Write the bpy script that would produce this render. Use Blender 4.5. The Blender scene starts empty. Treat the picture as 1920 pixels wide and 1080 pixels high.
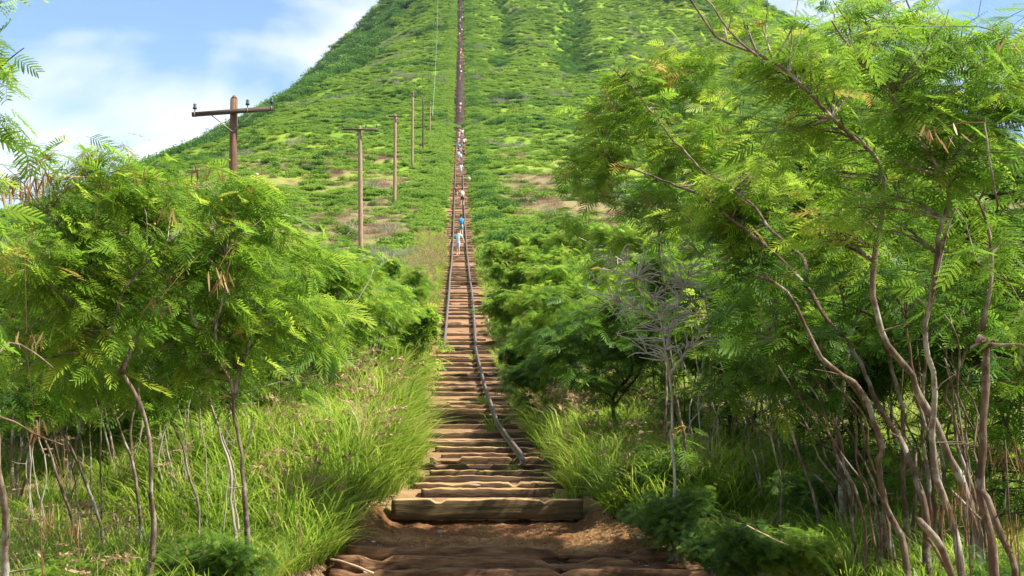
import bpy, math, random
import numpy as np
from mathutils import Vector, Matrix

R = math.radians
rnd = random.Random(7)
npr = np.random.RandomState(11)
SC = bpy.context.scene
COL = SC.collection

# ------------------------------------------------------------------ camera
F_PX, EYE, HORIZON = 2600.0, 1.75, 760.0
PITCH = math.atan((HORIZON - 540.0) / F_PX)
cam_d = bpy.data.cameras.new('camera')
cam_d.sensor_width = 36.0
cam_d.lens = 36.0 * F_PX / 1920.0
cam_d.clip_start = 0.1
cam_d.clip_end = 12000
cam = bpy.data.objects.new('camera', cam_d)
COL.objects.link(cam)
cam.location = (0, 0, EYE)
cam.rotation_euler = (R(90) + PITCH, 0, 0)
SC.camera = cam

# ------------------------------------------------------------------ sky, sun, exposure
SUN_EL, SUN_AZ = R(50), R(104)          # azimuth clockwise from +Y (the way the camera looks)
sunv = Vector((math.cos(SUN_EL) * math.sin(SUN_AZ), math.cos(SUN_EL) * math.cos(SUN_AZ), math.sin(SUN_EL)))
sd = bpy.data.lights.new('sun', 'SUN')
sd.energy = 5.0
sd.angle = R(0.5)
sd.color = (1.0, 0.95, 0.86)
sun = bpy.data.objects.new('sun', sd)
COL.objects.link(sun)
sun.location = (60, 20, 80)
sun.rotation_euler = (-sunv).to_track_quat('-Z', 'Y').to_euler()

world = bpy.data.worlds.new('World')
SC.world = world
world.use_nodes = True
wn, wl = world.node_tree.nodes, world.node_tree.links
wn.clear()
sky = wn.new('ShaderNodeTexSky')
sky.sky_type = 'NISHITA'
sky.sun_disc = False
sky.sun_elevation = SUN_EL
sky.sun_rotation = SUN_AZ
sky.air_density = 1.0
sky.dust_density = 0.6
sky.ozone_density = 1.6
tc = wn.new('ShaderNodeTexCoord')
mp = wn.new('ShaderNodeMapping')
mp.inputs['Location'].default_value = (0.35, 0.0, 0.18)
mp.inputs['Scale'].default_value = (1.0, 1.0, 2.3)
nz = wn.new('ShaderNodeTexNoise')
nz.inputs['Scale'].default_value = 4.2
nz.inputs['Detail'].default_value = 5.0
nz.inputs['Roughness'].default_value = 0.48
nz.inputs['Distortion'].default_value = 0.25
cr = wn.new('ShaderNodeValToRGB')
cr.color_ramp.elements[0].position = 0.43
cr.color_ramp.elements[0].color = (0.03, 0.03, 0.03, 1)
cr.color_ramp.elements[1].position = 0.58
cr.color_ramp.elements[1].color = (0.92, 0.92, 0.92, 1)
mx = wn.new('ShaderNodeMix'); mx.data_type = 'RGBA'
mx.inputs['B'].default_value = (3.3, 3.45, 3.7, 1)
bg = wn.new('ShaderNodeBackground'); bg.inputs['Strength'].default_value = 0.15
wo = wn.new('ShaderNodeOutputWorld')
wl.new(tc.outputs['Generated'], mp.inputs['Vector'])
wl.new(mp.outputs['Vector'], nz.inputs['Vector'])
wl.new(nz.outputs['Fac'], cr.inputs['Fac'])
wl.new(cr.outputs['Color'], mx.inputs['Factor'])
hsv = wn.new('ShaderNodeHueSaturation'); hsv.inputs['Hue'].default_value = .5; hsv.inputs['Saturation'].default_value = 1.12; hsv.inputs['Value'].default_value = .62
wl.new(sky.outputs['Color'], hsv.inputs['Color']); wl.new(hsv.outputs['Color'], mx.inputs['A'])
wl.new(mx.outputs['Result'], bg.inputs['Color'])
wl.new(bg.outputs['Background'], wo.inputs['Surface'])

SC.view_settings.view_transform = 'Standard'
SC.view_settings.look = 'None'
SC.view_settings.exposure = 1.25
SC.view_settings.gamma = 1.0
SC.render.engine = 'CYCLES'
SC.cycles.max_bounces = 8
SC.cycles.diffuse_bounces = 4
SC.cycles.glossy_bounces = 2
SC.cycles.transmission_bounces = 4
SC.cycles.volume_bounces = 0
SC.cycles.use_denoising = True

# ------------------------------------------------------------------ helpers: numbers
def PT(px, py, d):
    """world point on the photo ray (px, py) at forward distance d"""
    c, s = math.cos(PITCH), math.sin(PITCH)
    up = 540.0 - py
    Y = F_PX * c - up * s
    Z = F_PX * s + up * c
    t = d / Y
    return np.array([(px - 960.0) * t, d, EYE + Z * t])

def vn(x, y, seed=0):
    """smooth value noise, 0..1"""
    x = np.asarray(x, float); y = np.asarray(y, float)
    xi = np.floor(x).astype(np.int64); yi = np.floor(y).astype(np.int64)
    fx = x - xi; fy = y - yi
    fx = fx * fx * (3 - 2 * fx); fy = fy * fy * (3 - 2 * fy)
    def h(a, b):
        n = (a * 374761393 + b * 668265263 + seed * 1442695041) & 0xffffffff
        n = ((n ^ (n >> 13)) * 1274126177) & 0xffffffff
        n = n ^ (n >> 16)
        return (n & 0xffffff) / float(0xffffff)
    return (h(xi, yi) * (1 - fx) + h(xi + 1, yi) * fx) * (1 - fy) + (h(xi, yi + 1) * (1 - fx) + h(xi + 1, yi + 1) * fx) * fy

def fbm(x, y, seed=0, o=4):
    r, a, s = 0, 0.5, 0
    x = np.asarray(x, float); y = np.asarray(y, float)
    for i in range(o):
        r = r + a * vn(x * 2 ** i + 17.3 * i, y * 2 ** i - 9.1 * i, seed + i); s += a; a *= 0.5
    return r / s

def sstep(a, b, x):
    t = np.clip((np.asarray(x, float) - a) / (b - a), 0, 1)
    return t * t * (3 - 2 * t)

# tie-top height along the stairway, read off the photo: (row, distance)
_T = [(935, 19.6), (914, 20.5), (903, 21.3), (892, 22.1), (881, 22.9), (840, 26.2), (800, 30), (735, 37), (655, 46.5),
      (580, 57), (540, 67), (500, 84), (460, 103), (380, 143), (335, 177), (292, 222), (264, 250), (235, 300),
      (150, 400), (80, 500), (0, 600), (-80, 690), (-140, 750)]
_ys = [-200, 0, 12, 17.5, 18.6] + [t[1] for t in _T] + [800, 880, 1050, 1400, 2000, 6000]
_zs = [-0.6, -0.1, -0.05, 0.05, 0.22] + [float(PT(960, t[0], t[1])[2]) for t in _T] + [272, 240, 120, 10, 0, 0]
_yd = np.arange(-200, 6000, 0.5)
_zd = np.interp(_yd, _ys, _zs)
_sm = np.convolve(np.pad(_zd, 20, 'edge'), np.ones(41) / 41, 'valid')
_w = sstep(60, 120, _yd)
_zd = _zd * (1 - _w) + _sm * _w
def S(y): return np.interp(y, _yd, _zd)
def XT(y): return np.interp(y, [-200, 19.6, 24, 30, 46, 57, 103, 222, 300, 760, 3000],
                            [-0.345, -0.345, -0.36, -0.85, -1.72, -2.12, -3.92, -8.6, -11.5, -28.6, -60])
def softplus(x, k): return k * np.logaddexp(0, np.asarray(x, float) / k)

def GZ(x, y):
    """ground height"""
    x = np.asarray(x, float); y = np.asarray(y, float)
    v = x - XT(y)
    z = S(y) - 0.09
    yy = np.clip(y, 0, 1200)
    sl = np.interp(yy, [0, 60, 200, 400, 600, 760, 900], [0, .10, .34, .56, .72, 1.05, 1.1])
    vl0 = np.interp(yy, [0, 200, 400, 600, 760], [40, 44, 40, 13, 0])
    zl = sl * softplus(-v - vl0, 6)
    sr = np.interp(yy, [0, 60, 200, 400, 600, 760, 900], [0, .0, .15, .4, .55, .7, .8])
    vr0 = np.interp(yy, [0, 200, 400, 600, 760], [60, 90, 105, 128, 105])
    zr = sr * softplus(v - vr0, 9)
    drop = np.where(v < 0, zl, zr)
    z = z - drop
    # spurs and gullies running down from the summit
    far = sstep(260, 520, y) * sstep(6, 45, np.abs(v))
    ang = (v - 60) / np.maximum(900 - yy, 120)
    z = z - far * 6 * np.abs(np.sin(ang * 15 + 2.2 * fbm(ang * 6, yy / 160, 5))) ** 0.8 * sstep(0, .6, fbm(ang * 9, yy / 220, 9))
    # two ravines right of the stairway and the rocky shoulder high on the left
    for i_, (a0, a1, wd, dp) in enumerate(((13, 24, 4.0, 3.0), (36, 62, 7.0, 6.0))):
        c_ = a0 + (a1 - a0) * (yy - 430) / 300. + 5 * (vn(yy / 40, yy * 0 + i_, 90) - .5)
        z = z - dp * np.exp(-((v - c_) / wd) ** 2) * sstep(400, 460, yy)
    z = z + sstep(60, 200, y) * sstep(2.5, 20, np.abs(v)) * (fbm(x / 16, y / 16, 3) - .5) * 5.0
    z = z + sstep(30, 90, y) * sstep(1.6, 8, np.abs(v)) * (fbm(x / 5, y / 5, 4) - .5) * 1.4
    # low banks beside the steps
    b = sstep(1.15, 1.9, np.abs(v)) * sstep(17, 20, y)
    z = z + b * (0.22 + 0.12 * (fbm(x / 1.5, y / 1.5, 8) - .3))
    z = z + sstep(2.5, 5, v) * sstep(6, 11, y) * (1 - sstep(17, 20, y)) * .25
    z = np.where(y > 1100, np.maximum(z, -4), z)
    return np.maximum(z, -25)

# ------------------------------------------------------------------ helpers: objects
def link(o, parent=None):
    COL.objects.link(o)
    if parent is not None: o.parent = parent
    return o

def tag(o, label=None, cat=None, group=None, kind=None):
    if label: o['label'] = label
    if cat: o['category'] = cat
    if group: o['group'] = group
    if kind: o['kind'] = kind
    return o

def empty(name, loc, rz=0.0):
    o = bpy.data.objects.new(name, None)
    o.empty_display_size = 0.3
    o.location = loc; o.rotation_euler = (0, 0, rz)
    return link(o)

def raw_mesh(name, V, Q=None, T=None, mat=None, tint=None, smooth=False, extra=None):
    V = np.asarray(V, np.float32)
    Q = np.zeros((0, 4), np.int32) if Q is None or len(Q) == 0 else np.asarray(Q, np.int32)
    T = np.zeros((0, 3), np.int32) if T is None or len(T) == 0 else np.asarray(T, np.int32)
    me = bpy.data.meshes.new(name)
    me.vertices.add(len(V)); me.vertices.foreach_set('co', V.ravel())
    nl = len(Q) * 4 + len(T) * 3
    me.loops.add(nl); me.loops.foreach_set('vertex_index', np.concatenate([Q.ravel(), T.ravel()]).astype(np.int32))
    me.polygons.add(len(Q) + len(T))
    st = np.concatenate([np.arange(len(Q)) * 4, len(Q) * 4 + np.arange(len(T)) * 3]).astype(np.int32)
    me.polygons.foreach_set('loop_start', st)
    if smooth: me.polygons.foreach_set('use_smooth', np.ones(len(Q) + len(T), bool))
    me.update(calc_edges=True)
    if tint is not None:
        a = me.attributes.new('tint', 'FLOAT', 'POINT'); a.data.foreach_set('value', np.asarray(tint, np.float32))
    for k, arr in (extra or {}).items():
        a = me.attributes.new(k, 'FLOAT', 'POINT'); a.data.foreach_set('value', np.asarray(arr, np.float32))
    if mat: me.materials.append(mat)
    return me

class MB:
    """collects pieces into one mesh"""
    def __init__(s): s.V, s.Q, s.T, s.t, s.n = [], [], [], [], 0
    def add(s, V, Q=None, T=None, tint=0.5):
        V = np.asarray(V, float)
        s.V.append(V)
        if Q is not None and len(Q): s.Q.append(np.asarray(Q) + s.n)
        if T is not None and len(T): s.T.append(np.asarray(T) + s.n)
        s.t.append(np.full(len(V), tint) if np.isscalar(tint) else np.asarray(tint))
        s.n += len(V); return s
    def box(s, c, h, rz=0.0, tint=.5, rx=0.0, ry=0.0):
        P = np.array([[i, j, k] for i in (-1, 1) for j in (-1, 1) for k in (-1, 1)], float) * np.array(h)
        M = np.array(Matrix.Rotation(rz, 3, 'Z') @ Matrix.Rotation(ry, 3, 'Y') @ Matrix.Rotation(rx, 3, 'X'))
        P = P @ M.T + np.array(c)
        return s.add(P, [[0, 1, 3, 2], [4, 6, 7, 5], [0, 4, 5, 1], [2, 3, 7, 6], [0, 2, 6, 4], [1, 5, 7, 3]], tint=tint)
    def tube(s, pts, rad, n=6, tint=.5, cap=True):
        pts = np.asarray(pts, float); m = len(pts)
        rad = np.full(m, rad) if np.isscalar(rad) else np.asarray(rad, float)
        t = np.gradient(pts, axis=0); t /= np.linalg.norm(t, axis=1)[:, None] + 1e-9
        ref = np.array([0.31, 0.95, 0.05]) if abs(t[:, 1]).mean() < .8 else np.array([1., 0.1, 0])
        a = np.cross(t, ref); a /= np.linalg.norm(a, axis=1)[:, None] + 1e-9
        b = np.cross(t, a)
        th = np.arange(n) * 2 * np.pi / n
        V = pts[:, None, :] + rad[:, None, None] * (np.cos(th)[None, :, None] * a[:, None, :] + np.sin(th)[None, :, None] * b[:, None, :])
        i = np.arange(m - 1)[:, None] * n; j = np.arange(n)[None, :]; k = (j + 1) % n
        Q = np.stack([i + j, i + n + j, i + n + k, i + k], -1).reshape(-1, 4)
        V = V.reshape(-1, 3); T = []
        if cap:
            V = np.vstack([V, pts[0], pts[-1]]); c0, c1 = m * n, m * n + 1
            for q in range(n):
                T.append([c0, q, (q + 1) % n]); T.append([c1, (m - 1) * n + (q + 1) % n, (m - 1) * n + q])
        return s.add(V, Q, T, tint)
    def mesh(s, name, mat, smooth=False):
        return raw_mesh(name, np.vstack(s.V), np.vstack(s.Q) if s.Q else None, np.vstack(s.T) if s.T else None, mat, np.concatenate(s.t), smooth)
    def build(s, name, mat, parent=None, smooth=False):
        return link(bpy.data.objects.new(name, s.mesh(name, mat, smooth)), parent)

# ------------------------------------------------------------------ materials
def new_mat(name):
    m = bpy.data.materials.new(name); m.use_nodes = True
    nt = m.node_tree; nt.nodes.clear()
    return m, nt.nodes, nt.links

def N(ns, t, **kw):
    n = ns.new(t)
    for k, v in kw.items():
        if k in n.inputs: n.inputs[k].default_value = v
        else: setattr(n, k, v)
    return n

def ramp(ns, stops):
    r = ns.new('ShaderNodeValToRGB')
    e = r.color_ramp.elements
    while len(e) < len(stops): e.new(0.5)
    for el, (p, c) in zip(e, stops):
        el.position = p; el.color = (*c, 1)
    return r

def leaf_mat(name, stops, trans=0.52, gloss=0.25, rough=.5, scale=0.6, use_random=0.35, use_noise=.5):
    """leaves: colour from a per-leaf tint, a per-plant random and a soft patch noise; lets light through"""
    m, ns, ls = new_mat(name)
    at = N(ns, 'ShaderNodeAttribute', attribute_name='tint')
    oi = N(ns, 'ShaderNodeObjectInfo')
    geo = N(ns, 'ShaderNodeNewGeometry')
    no = N(ns, 'ShaderNodeTexNoise', Scale=scale, Detail=3.0)
    ls.new(geo.outputs['Position'], no.inputs['Vector'])
    a = N(ns, 'ShaderNodeMath', operation='MULTIPLY_ADD'); a.inputs[1].default_value = use_random; a.inputs[2].default_value = -use_random / 2
    ls.new(oi.outputs['Random'], a.inputs[0])
    b = N(ns, 'ShaderNodeMath', operation='MULTIPLY_ADD'); b.inputs[1].default_value = use_noise * 2; b.inputs[2].default_value = -use_noise
    ls.new(no.outputs['Fac'], b.inputs[0])
    c = N(ns, 'ShaderNodeMath', operation='ADD'); d = N(ns, 'ShaderNodeMath', operation='ADD')
    ls.new(a.outputs[0], c.inputs[0]); ls.new(b.outputs[0], c.inputs[1])
    ls.new(c.outputs[0], d.inputs[0]); ls.new(at.outputs['Fac'], d.inputs[1])
    r = ramp(ns, stops); ls.new(d.outputs[0], r.inputs['Fac'])
    p = N(ns, 'ShaderNodeBsdfPrincipled', Roughness=rough)
    p.inputs['Specular IOR Level'].default_value = gloss
    ls.new(r.outputs['Color'], p.inputs['Base Color'])
    tr = N(ns, 'ShaderNodeBsdfTranslucent')
    hs = N(ns, 'ShaderNodeHueSaturation', Hue=0.492, Saturation=1.0, Value=1.8)
    ls.new(r.outputs['Color'], hs.inputs['Color']); ls.new(hs.outputs['Color'], tr.inputs['Color'])
    ms = N(ns, 'ShaderNodeMixShader', Fac=trans)
    ls.new(p.outputs[0], ms.inputs[1]); ls.new(tr.outputs[0], ms.inputs[2])
    o = ns.new('ShaderNodeOutputMaterial'); ls.new(ms.outputs[0], o.inputs['Surface'])
    return m

def rough_mat(name, c1, c2, scale=6, rough=.85, bump=.3, top_col=None, stretch=(1, 1, 1), metal=0.0, spec=.2, coord='Object', c3=None, patch=None):
    m, ns, ls = new_mat(name)
    tcn = N(ns, 'ShaderNodeTexCoord'); mpn = N(ns, 'ShaderNodeMapping'); mpn.inputs['Scale'].default_value = stretch
    oi = N(ns, 'ShaderNodeObjectInfo')
    av = N(ns, 'ShaderNodeVectorMath', operation='ADD')
    sc = N(ns, 'ShaderNodeMath', operation='MULTIPLY'); sc.inputs[1].default_value = 40
    ls.new(oi.outputs['Random'], sc.inputs[0])
    ls.new(tcn.outputs[coord], av.inputs[0]); ls.new(sc.outputs[0], av.inputs[1])
    ls.new(av.outputs[0], mpn.inputs['Vector'])
    n1 = N(ns, 'ShaderNodeTexNoise', Scale=scale, Detail=8.0, Roughness=.62); ls.new(mpn.outputs[0], n1.inputs['Vector'])
    st = [(.32, c1), (.68, c2)] if c3 is None else [(.3, c1), (.5, c2), (.72, c3)]
    r = ramp(ns, st); ls.new(n1.outputs['Fac'], r.inputs['Fac'])
    col = r.outputs['Color']
    if patch:
        n4 = N(ns, 'ShaderNodeTexNoise', Scale=3.2, Detail=4.0, Roughness=.6); ls.new(av.outputs[0], n4.inputs['Vector'])
        r4 = ramp(ns, [(.52, (0, 0, 0)), (.62, (1, 1, 1))]); ls.new(n4.outputs['Fac'], r4.inputs['Fac'])
        m4 = N(ns, 'ShaderNodeMix', data_type='RGBA'); ls.new(r4.outputs[0], m4.inputs['Factor']); ls.new(col, m4.inputs['A']); m4.inputs['B'].default_value = (*patch, 1); col = m4.outputs['Result']
    if top_col:  # second colour mixed in by noise, stronger on upward faces
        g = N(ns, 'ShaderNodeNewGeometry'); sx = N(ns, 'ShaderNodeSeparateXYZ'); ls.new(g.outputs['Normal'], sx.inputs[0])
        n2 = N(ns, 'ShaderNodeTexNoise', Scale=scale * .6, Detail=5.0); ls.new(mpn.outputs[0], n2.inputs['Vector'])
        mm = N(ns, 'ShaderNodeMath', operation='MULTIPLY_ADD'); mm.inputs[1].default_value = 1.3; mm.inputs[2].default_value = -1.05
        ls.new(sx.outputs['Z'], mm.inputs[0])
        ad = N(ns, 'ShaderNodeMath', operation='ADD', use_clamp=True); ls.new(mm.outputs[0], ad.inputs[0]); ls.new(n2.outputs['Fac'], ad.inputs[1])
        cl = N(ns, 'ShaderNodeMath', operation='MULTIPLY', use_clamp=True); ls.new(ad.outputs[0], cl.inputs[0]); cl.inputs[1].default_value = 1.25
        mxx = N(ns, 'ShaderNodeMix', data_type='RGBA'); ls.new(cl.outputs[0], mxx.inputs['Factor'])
        ls.new(col, mxx.inputs['A']); mxx.inputs['B'].default_value = (*top_col, 1); col = mxx.outputs['Result']
    p = N(ns, 'ShaderNodeBsdfPrincipled', Roughness=rough, Metallic=metal); p.inputs['Specular IOR Level'].default_value = spec
    ls.new(col, p.inputs['Base Color'])
    bp = N(ns, 'ShaderNodeBump', Strength=bump, Distance=.03); ls.new(n1.outputs['Fac'], bp.inputs['Height']); ls.new(bp.outputs[0], p.inputs['Normal'])
    o = ns.new('ShaderNodeOutputMaterial'); ls.new(p.outputs[0], o.inputs['Surface'])
    return m

def flat_mat(name, c, rough=.8):
    return rough_mat(name, tuple(x * .82 for x in c), tuple(min(1, x * 1.1) for x in c), scale=9, rough=rough, bump=.1)

M = {}
M['leaf'] = leaf_mat('leucaena_leaf', [(0.0, (.036, .095, .014)), (.3, (.095, .195, .018)), (.6, (.16, .275, .024)), (.9, (.28, .36, .04)), (1.0, (.30, .22, .055))], scale=.8, use_noise=.28, use_random=.12)
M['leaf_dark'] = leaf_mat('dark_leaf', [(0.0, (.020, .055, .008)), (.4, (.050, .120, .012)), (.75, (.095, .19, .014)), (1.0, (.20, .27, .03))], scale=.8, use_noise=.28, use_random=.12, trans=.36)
M['leaf_far'] = leaf_mat('hill_leaf', [(0.0, (.055, .125, .020)), (.3, (.105, .20, .024)), (.55, (.16, .265, .030)), (1.0, (.25, .33, .055))], scale=.05, use_noise=.42, use_random=.26, trans=.34, gloss=.15)
M['leaf_farD'] = leaf_mat('hill_leaf_dark', [(0.0, (.022, .070, .016)), (.5, (.050, .135, .018)), (1.0, (.10, .20, .022))], scale=.06, use_noise=.4, use_random=.4, trans=.3, gloss=.15)
M['grey_twig'] = leaf_mat('dry_twig', [(0.0, (.14, .16, .09)), (.6, (.24, .24, .15)), (1.0, (.33, .33, .20))], trans=.1, use_noise=.3, scale=.3)
M['red_grass'] = leaf_mat('dry_red_grass', [(0.0, (.15, .085, .062)), (.5, (.235, .14, .095)), (1.0, (.20, .20, .07))], trans=.3, use_noise=.4, scale=.2)
M['grass'] = leaf_mat('grass_blade', [(0.0, (.06, .12, .012)), (.35, (.14, .23, .020)), (.65, (.24, .34, .035)), (1.0, (.40, .40, .10))], trans=.45, gloss=.3, rough=.45, scale=.55, use_noise=.55, use_random=.3)
M['grass_dry'] = leaf_mat('dry_grass', [(0.0, (.14, .09, .045)), (.5, (.30, .20, .10)), (1.0, (.42, .32, .17))], trans=.3, scale=.8, use_noise=.3)
M['pod'] = leaf_mat('seed_pod', [(0.0, (.08, .036, .014)), (.5, (.20, .105, .035)), (1.0, (.36, .25, .11))], trans=.3)
M['flower'] = leaf_mat('pale_flower', [(0.0, (.42, .30, .08)), (1.0, (.75, .72, .55))], trans=.3)
M['flower_y'] = leaf_mat('yellow_flower', [(0.0, (.45, .20, .03)), (1.0, (.50, .38, .04))], trans=.3)
M['bark'] = rough_mat('bark', (.042, .028, .019), (.14, .10, .068), scale=11, bump=1.0, stretch=(1, 1, .3), c3=(.34, .28, .21), patch=(.33, .30, .24))
M['bark_red'] = rough_mat('reddish_bark', (.032, .020, .013), (.10, .060, .036), scale=11, bump=1.0, stretch=(1, 1, .3), c3=(.21, .155, .105), patch=(.25, .215, .165))
M['bark_pale'] = rough_mat('pale_bark', (.20, .16, .12), (.42, .36, .29), scale=7, bump=.4)
M['bark_grey'] = rough_mat('bleached_bark', (.32, .28, .24), (.58, .52, .46), scale=7, bump=.4)
M['bark_dark'] = rough_mat('dark_bark', (.03, .02, .015), (.09, .06, .045), scale=7, bump=.4)
M['tie'] = rough_mat('weathered_tie', (.036, .022, .013), (.13, .080, .042), scale=3.0, bump=.7, stretch=(1, 6, 6), top_col=(.40, .245, .105))
M['tie_sunk'] = rough_mat('sunk_tie', (.030, .016, .010), (.15, .075, .036), scale=2.6, bump=1.0, stretch=(1, 5, 5), c3=(.30, .175, .085))
M['tie_shaded'] = rough_mat('shade_tinted_tie', (.035, .025, .022), (.11, .075, .06), scale=3, bump=.5)  # bush shade over the upper track, put into the wood colour
M['beam'] = rough_mat('front_beam', (.050, .034, .015), (.14, .095, .040), scale=2.2, bump=.8, stretch=(1, 5, 9), top_col=(.44, .28, .13))
M['rail'] = rough_mat('rusty_rail', (.065, .045, .036), (.22, .165, .135), scale=14, rough=.6, bump=.4, metal=.2, spec=.4, stretch=(1, .2, 1))
M['pole'] = rough_mat('pole_wood', (.085, .046, .030), (.21, .125, .082), scale=5, bump=.4, stretch=(3, 3, .4))
M['pole_far'] = rough_mat('faded_pole_wood', (.20, .125, .075), (.36, .26, .17), scale=5, bump=.4, stretch=(3, 3, .4))
M['arm'] = rough_mat('crossarm_wood', (.045, .032, .026), (.12, .085, .065), scale=5, bump=.4, stretch=(.4, 3, 3))
M['ins'] = rough_mat('insulator_glass', (.025, .04, .04), (.04, .065, .06), scale=3, rough=.55, bump=0, spec=.25)
M['steel'] = rough_mat('galvanised_steel', (.2, .17, .14), (.34, .30, .25), scale=6, rough=.6, bump=.1, metal=.4)
M['cable'] = rough_mat('pale_cable', (.20, .32, .24), (.30, .42, .34), scale=2, rough=.5, bump=0)
M['stone'] = rough_mat('stone', (.16, .11, .07), (.40, .31, .22), scale=9, bump=.6)
M['stone_pale'] = rough_mat('pale_stone', (.42, .38, .32), (.62, .58, .50), scale=9, bump=.4)
M['soil_lump'] = rough_mat('soil_lump', (.09, .045, .02), (.26, .15, .065), scale=9, bump=.5)
M['pale_wood'] = rough_mat('sunbleached_wood', (.32, .22, .12), (.55, .43, .27), scale=6, bump=.4)

def soil_material():
    m, ns, ls = new_mat('soil')
    g = N(ns, 'ShaderNodeNewGeometry')
    n1 = N(ns, 'ShaderNodeTexNoise', Scale=1.6, Detail=10.0, Roughness=.68); n2 = N(ns, 'ShaderNodeTexNoise', Scale=24.0, Detail=6.0, Roughness=.7)
    n3 = N(ns, 'ShaderNodeTexVoronoi', Scale=18.0)
    for n in (n1, n2, n3): ls.new(g.outputs['Position'], n.inputs['Vector'])
    r1 = ramp(ns, [(.30, (.085, .042, .018)), (.5, (.20, .108, .045)), (.7, (.38, .235, .105))]); ls.new(n1.outputs['Fac'], r1.inputs['Fac'])
    r2 = ramp(ns, [(.3, (.62, .55, .5)), (.7, (1.15, 1.1, 1.05))]); ls.new(n2.outputs['Fac'], r2.inputs['Fac'])
    mul = N(ns, 'ShaderNodeMix', data_type='RGBA', blend_type='MULTIPLY', Factor=.8); ls.new(r1.outputs[0], mul.inputs['A']); ls.new(r2.outputs[0], mul.inputs['B'])
    at = N(ns, 'ShaderNodeAttribute', attribute_name='red')
    mr = N(ns, 'ShaderNodeMix', data_type='RGBA'); ls.new(at.outputs['Fac'], mr.inputs['Factor']); ls.new(mul.outputs['Result'], mr.inputs['A']); mr.inputs['B'].default_value = (.15, .060, .028, 1)  # dark red-brown mixed in where the dirt is painted as shaded
    # leaf litter on the green parts
    ag = N(ns, 'ShaderNodeAttribute', attribute_name='green')
    rg = ramp(ns, [(.3, (.030, .062, .012)), (.55, (.062, .115, .016)), (.8, (.11, .10, .045))]); ls.new(n1.outputs['Fac'], rg.inputs['Fac'])
    mg = N(ns, 'ShaderNodeMix', data_type='RGBA'); ls.new(ag.outputs['Fac'], mg.inputs['Factor']); ls.new(mr.outputs['Result'], mg.inputs['A']); ls.new(rg.outputs[0], mg.inputs['B'])
    p = N(ns, 'ShaderNodeBsdfPrincipled', Roughness=.95); p.inputs['Specular IOR Level'].default_value = .1
    ls.new(mg.outputs['Result'], p.inputs['Base Color'])
    ad = N(ns, 'ShaderNodeMath', operation='ADD'); ls.new(n2.outputs['Fac'], ad.inputs[0]); ls.new(n3.outputs['Distance'], ad.inputs[1])
    bp = N(ns, 'ShaderNodeBump', Strength=.8, Distance=.03); ls.new(ad.outputs[0], bp.inputs['Height']); ls.new(bp.outputs[0], p.inputs['Normal'])
    o = ns.new('ShaderNodeOutputMaterial'); ls.new(p.outputs[0], o.inputs['Surface'])
    return m
M['soil'] = soil_material()

def hill_material():
    m, ns, ls = new_mat('hill_ground')
    g = N(ns, 'ShaderNodeNewGeometry')
    n1 = N(ns, 'ShaderNodeTexNoise', Scale=.05, Detail=6.0, Roughness=.6); n2 = N(ns, 'ShaderNodeTexNoise', Scale=1.2, Detail=8.0, Roughness=.7)
    for n in (n1, n2): ls.new(g.outputs['Position'], n.inputs['Vector'])
    r1 = ramp(ns, [(.3, (.09, .18, .018)), (.5, (.15, .25, .022)), (.7, (.23, .30, .035))]); ls.new(n1.outputs['Fac'], r1.inputs['Fac'])
    r2 = ramp(ns, [(.3, (.5, .5, .5)), (.7, (1.25, 1.2, 1.1))]); ls.new(n2.outputs['Fac'], r2.inputs['Fac'])
    mul = N(ns, 'ShaderNodeMix', data_type='RGBA', blend_type='MULTIPLY', Factor=.8); ls.new(r1.outputs[0], mul.inputs['A']); ls.new(r2.outputs[0], mul.inputs['B'])
    ab = N(ns, 'ShaderNodeAttribute', attribute_name='brown')
    mb = N(ns, 'ShaderNodeMix', data_type='RGBA'); ls.new(ab.outputs['Fac'], mb.inputs['Factor']); ls.new(mul.outputs['Result'], mb.inputs['A']); mb.inputs['B'].default_value = (.22, .15, .095, 1)
    ad = N(ns, 'ShaderNodeAttribute', attribute_name='dirt')
    rd = ramp(ns, [(.3, (.17, .085, .045)), (.7, (.33, .20, .105))]); ls.new(n2.outputs['Fac'], rd.inputs['Fac'])
    md = N(ns, 'ShaderNodeMix', data_type='RGBA'); ls.new(ad.outputs['Fac'], md.inputs['Factor']); ls.new(mb.outputs['Result'], md.inputs['A']); ls.new(rd.outputs[0], md.inputs['B'])
    p = N(ns, 'ShaderNodeBsdfPrincipled', Roughness=.95); p.inputs['Specular IOR Level'].default_value = .1
    ls.new(md.outputs['Result'], p.inputs['Base Color'])
    bp = N(ns, 'ShaderNodeBump', Strength=.7, Distance=.15); ls.new(n2.outputs['Fac'], bp.inputs['Height']); ls.new(bp.outputs[0], p.inputs['Normal'])
    o = ns.new('ShaderNodeOutputMaterial'); ls.new(p.outputs[0], o.inputs['Surface'])
    return m
M['hill'] = hill_material()

# ------------------------------------------------------------------ the setting: hillside and dirt path
def grid_mesh(name, X, Y, Z, mat, extra):
    r, c = X.shape
    i = np.arange(r - 1)[:, None] * c; j = np.arange(c - 1)[None, :]
    Q = np.stack([i + j, i + j + 1, i + c + j + 1, i + c + j], -1).reshape(-1, 4)
    return raw_mesh(name, np.stack([X, Y, Z], -1).reshape(-1, 3), Q, None, mat, smooth=True, extra={k: a.ravel() for k, a in extra.items()})

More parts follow.
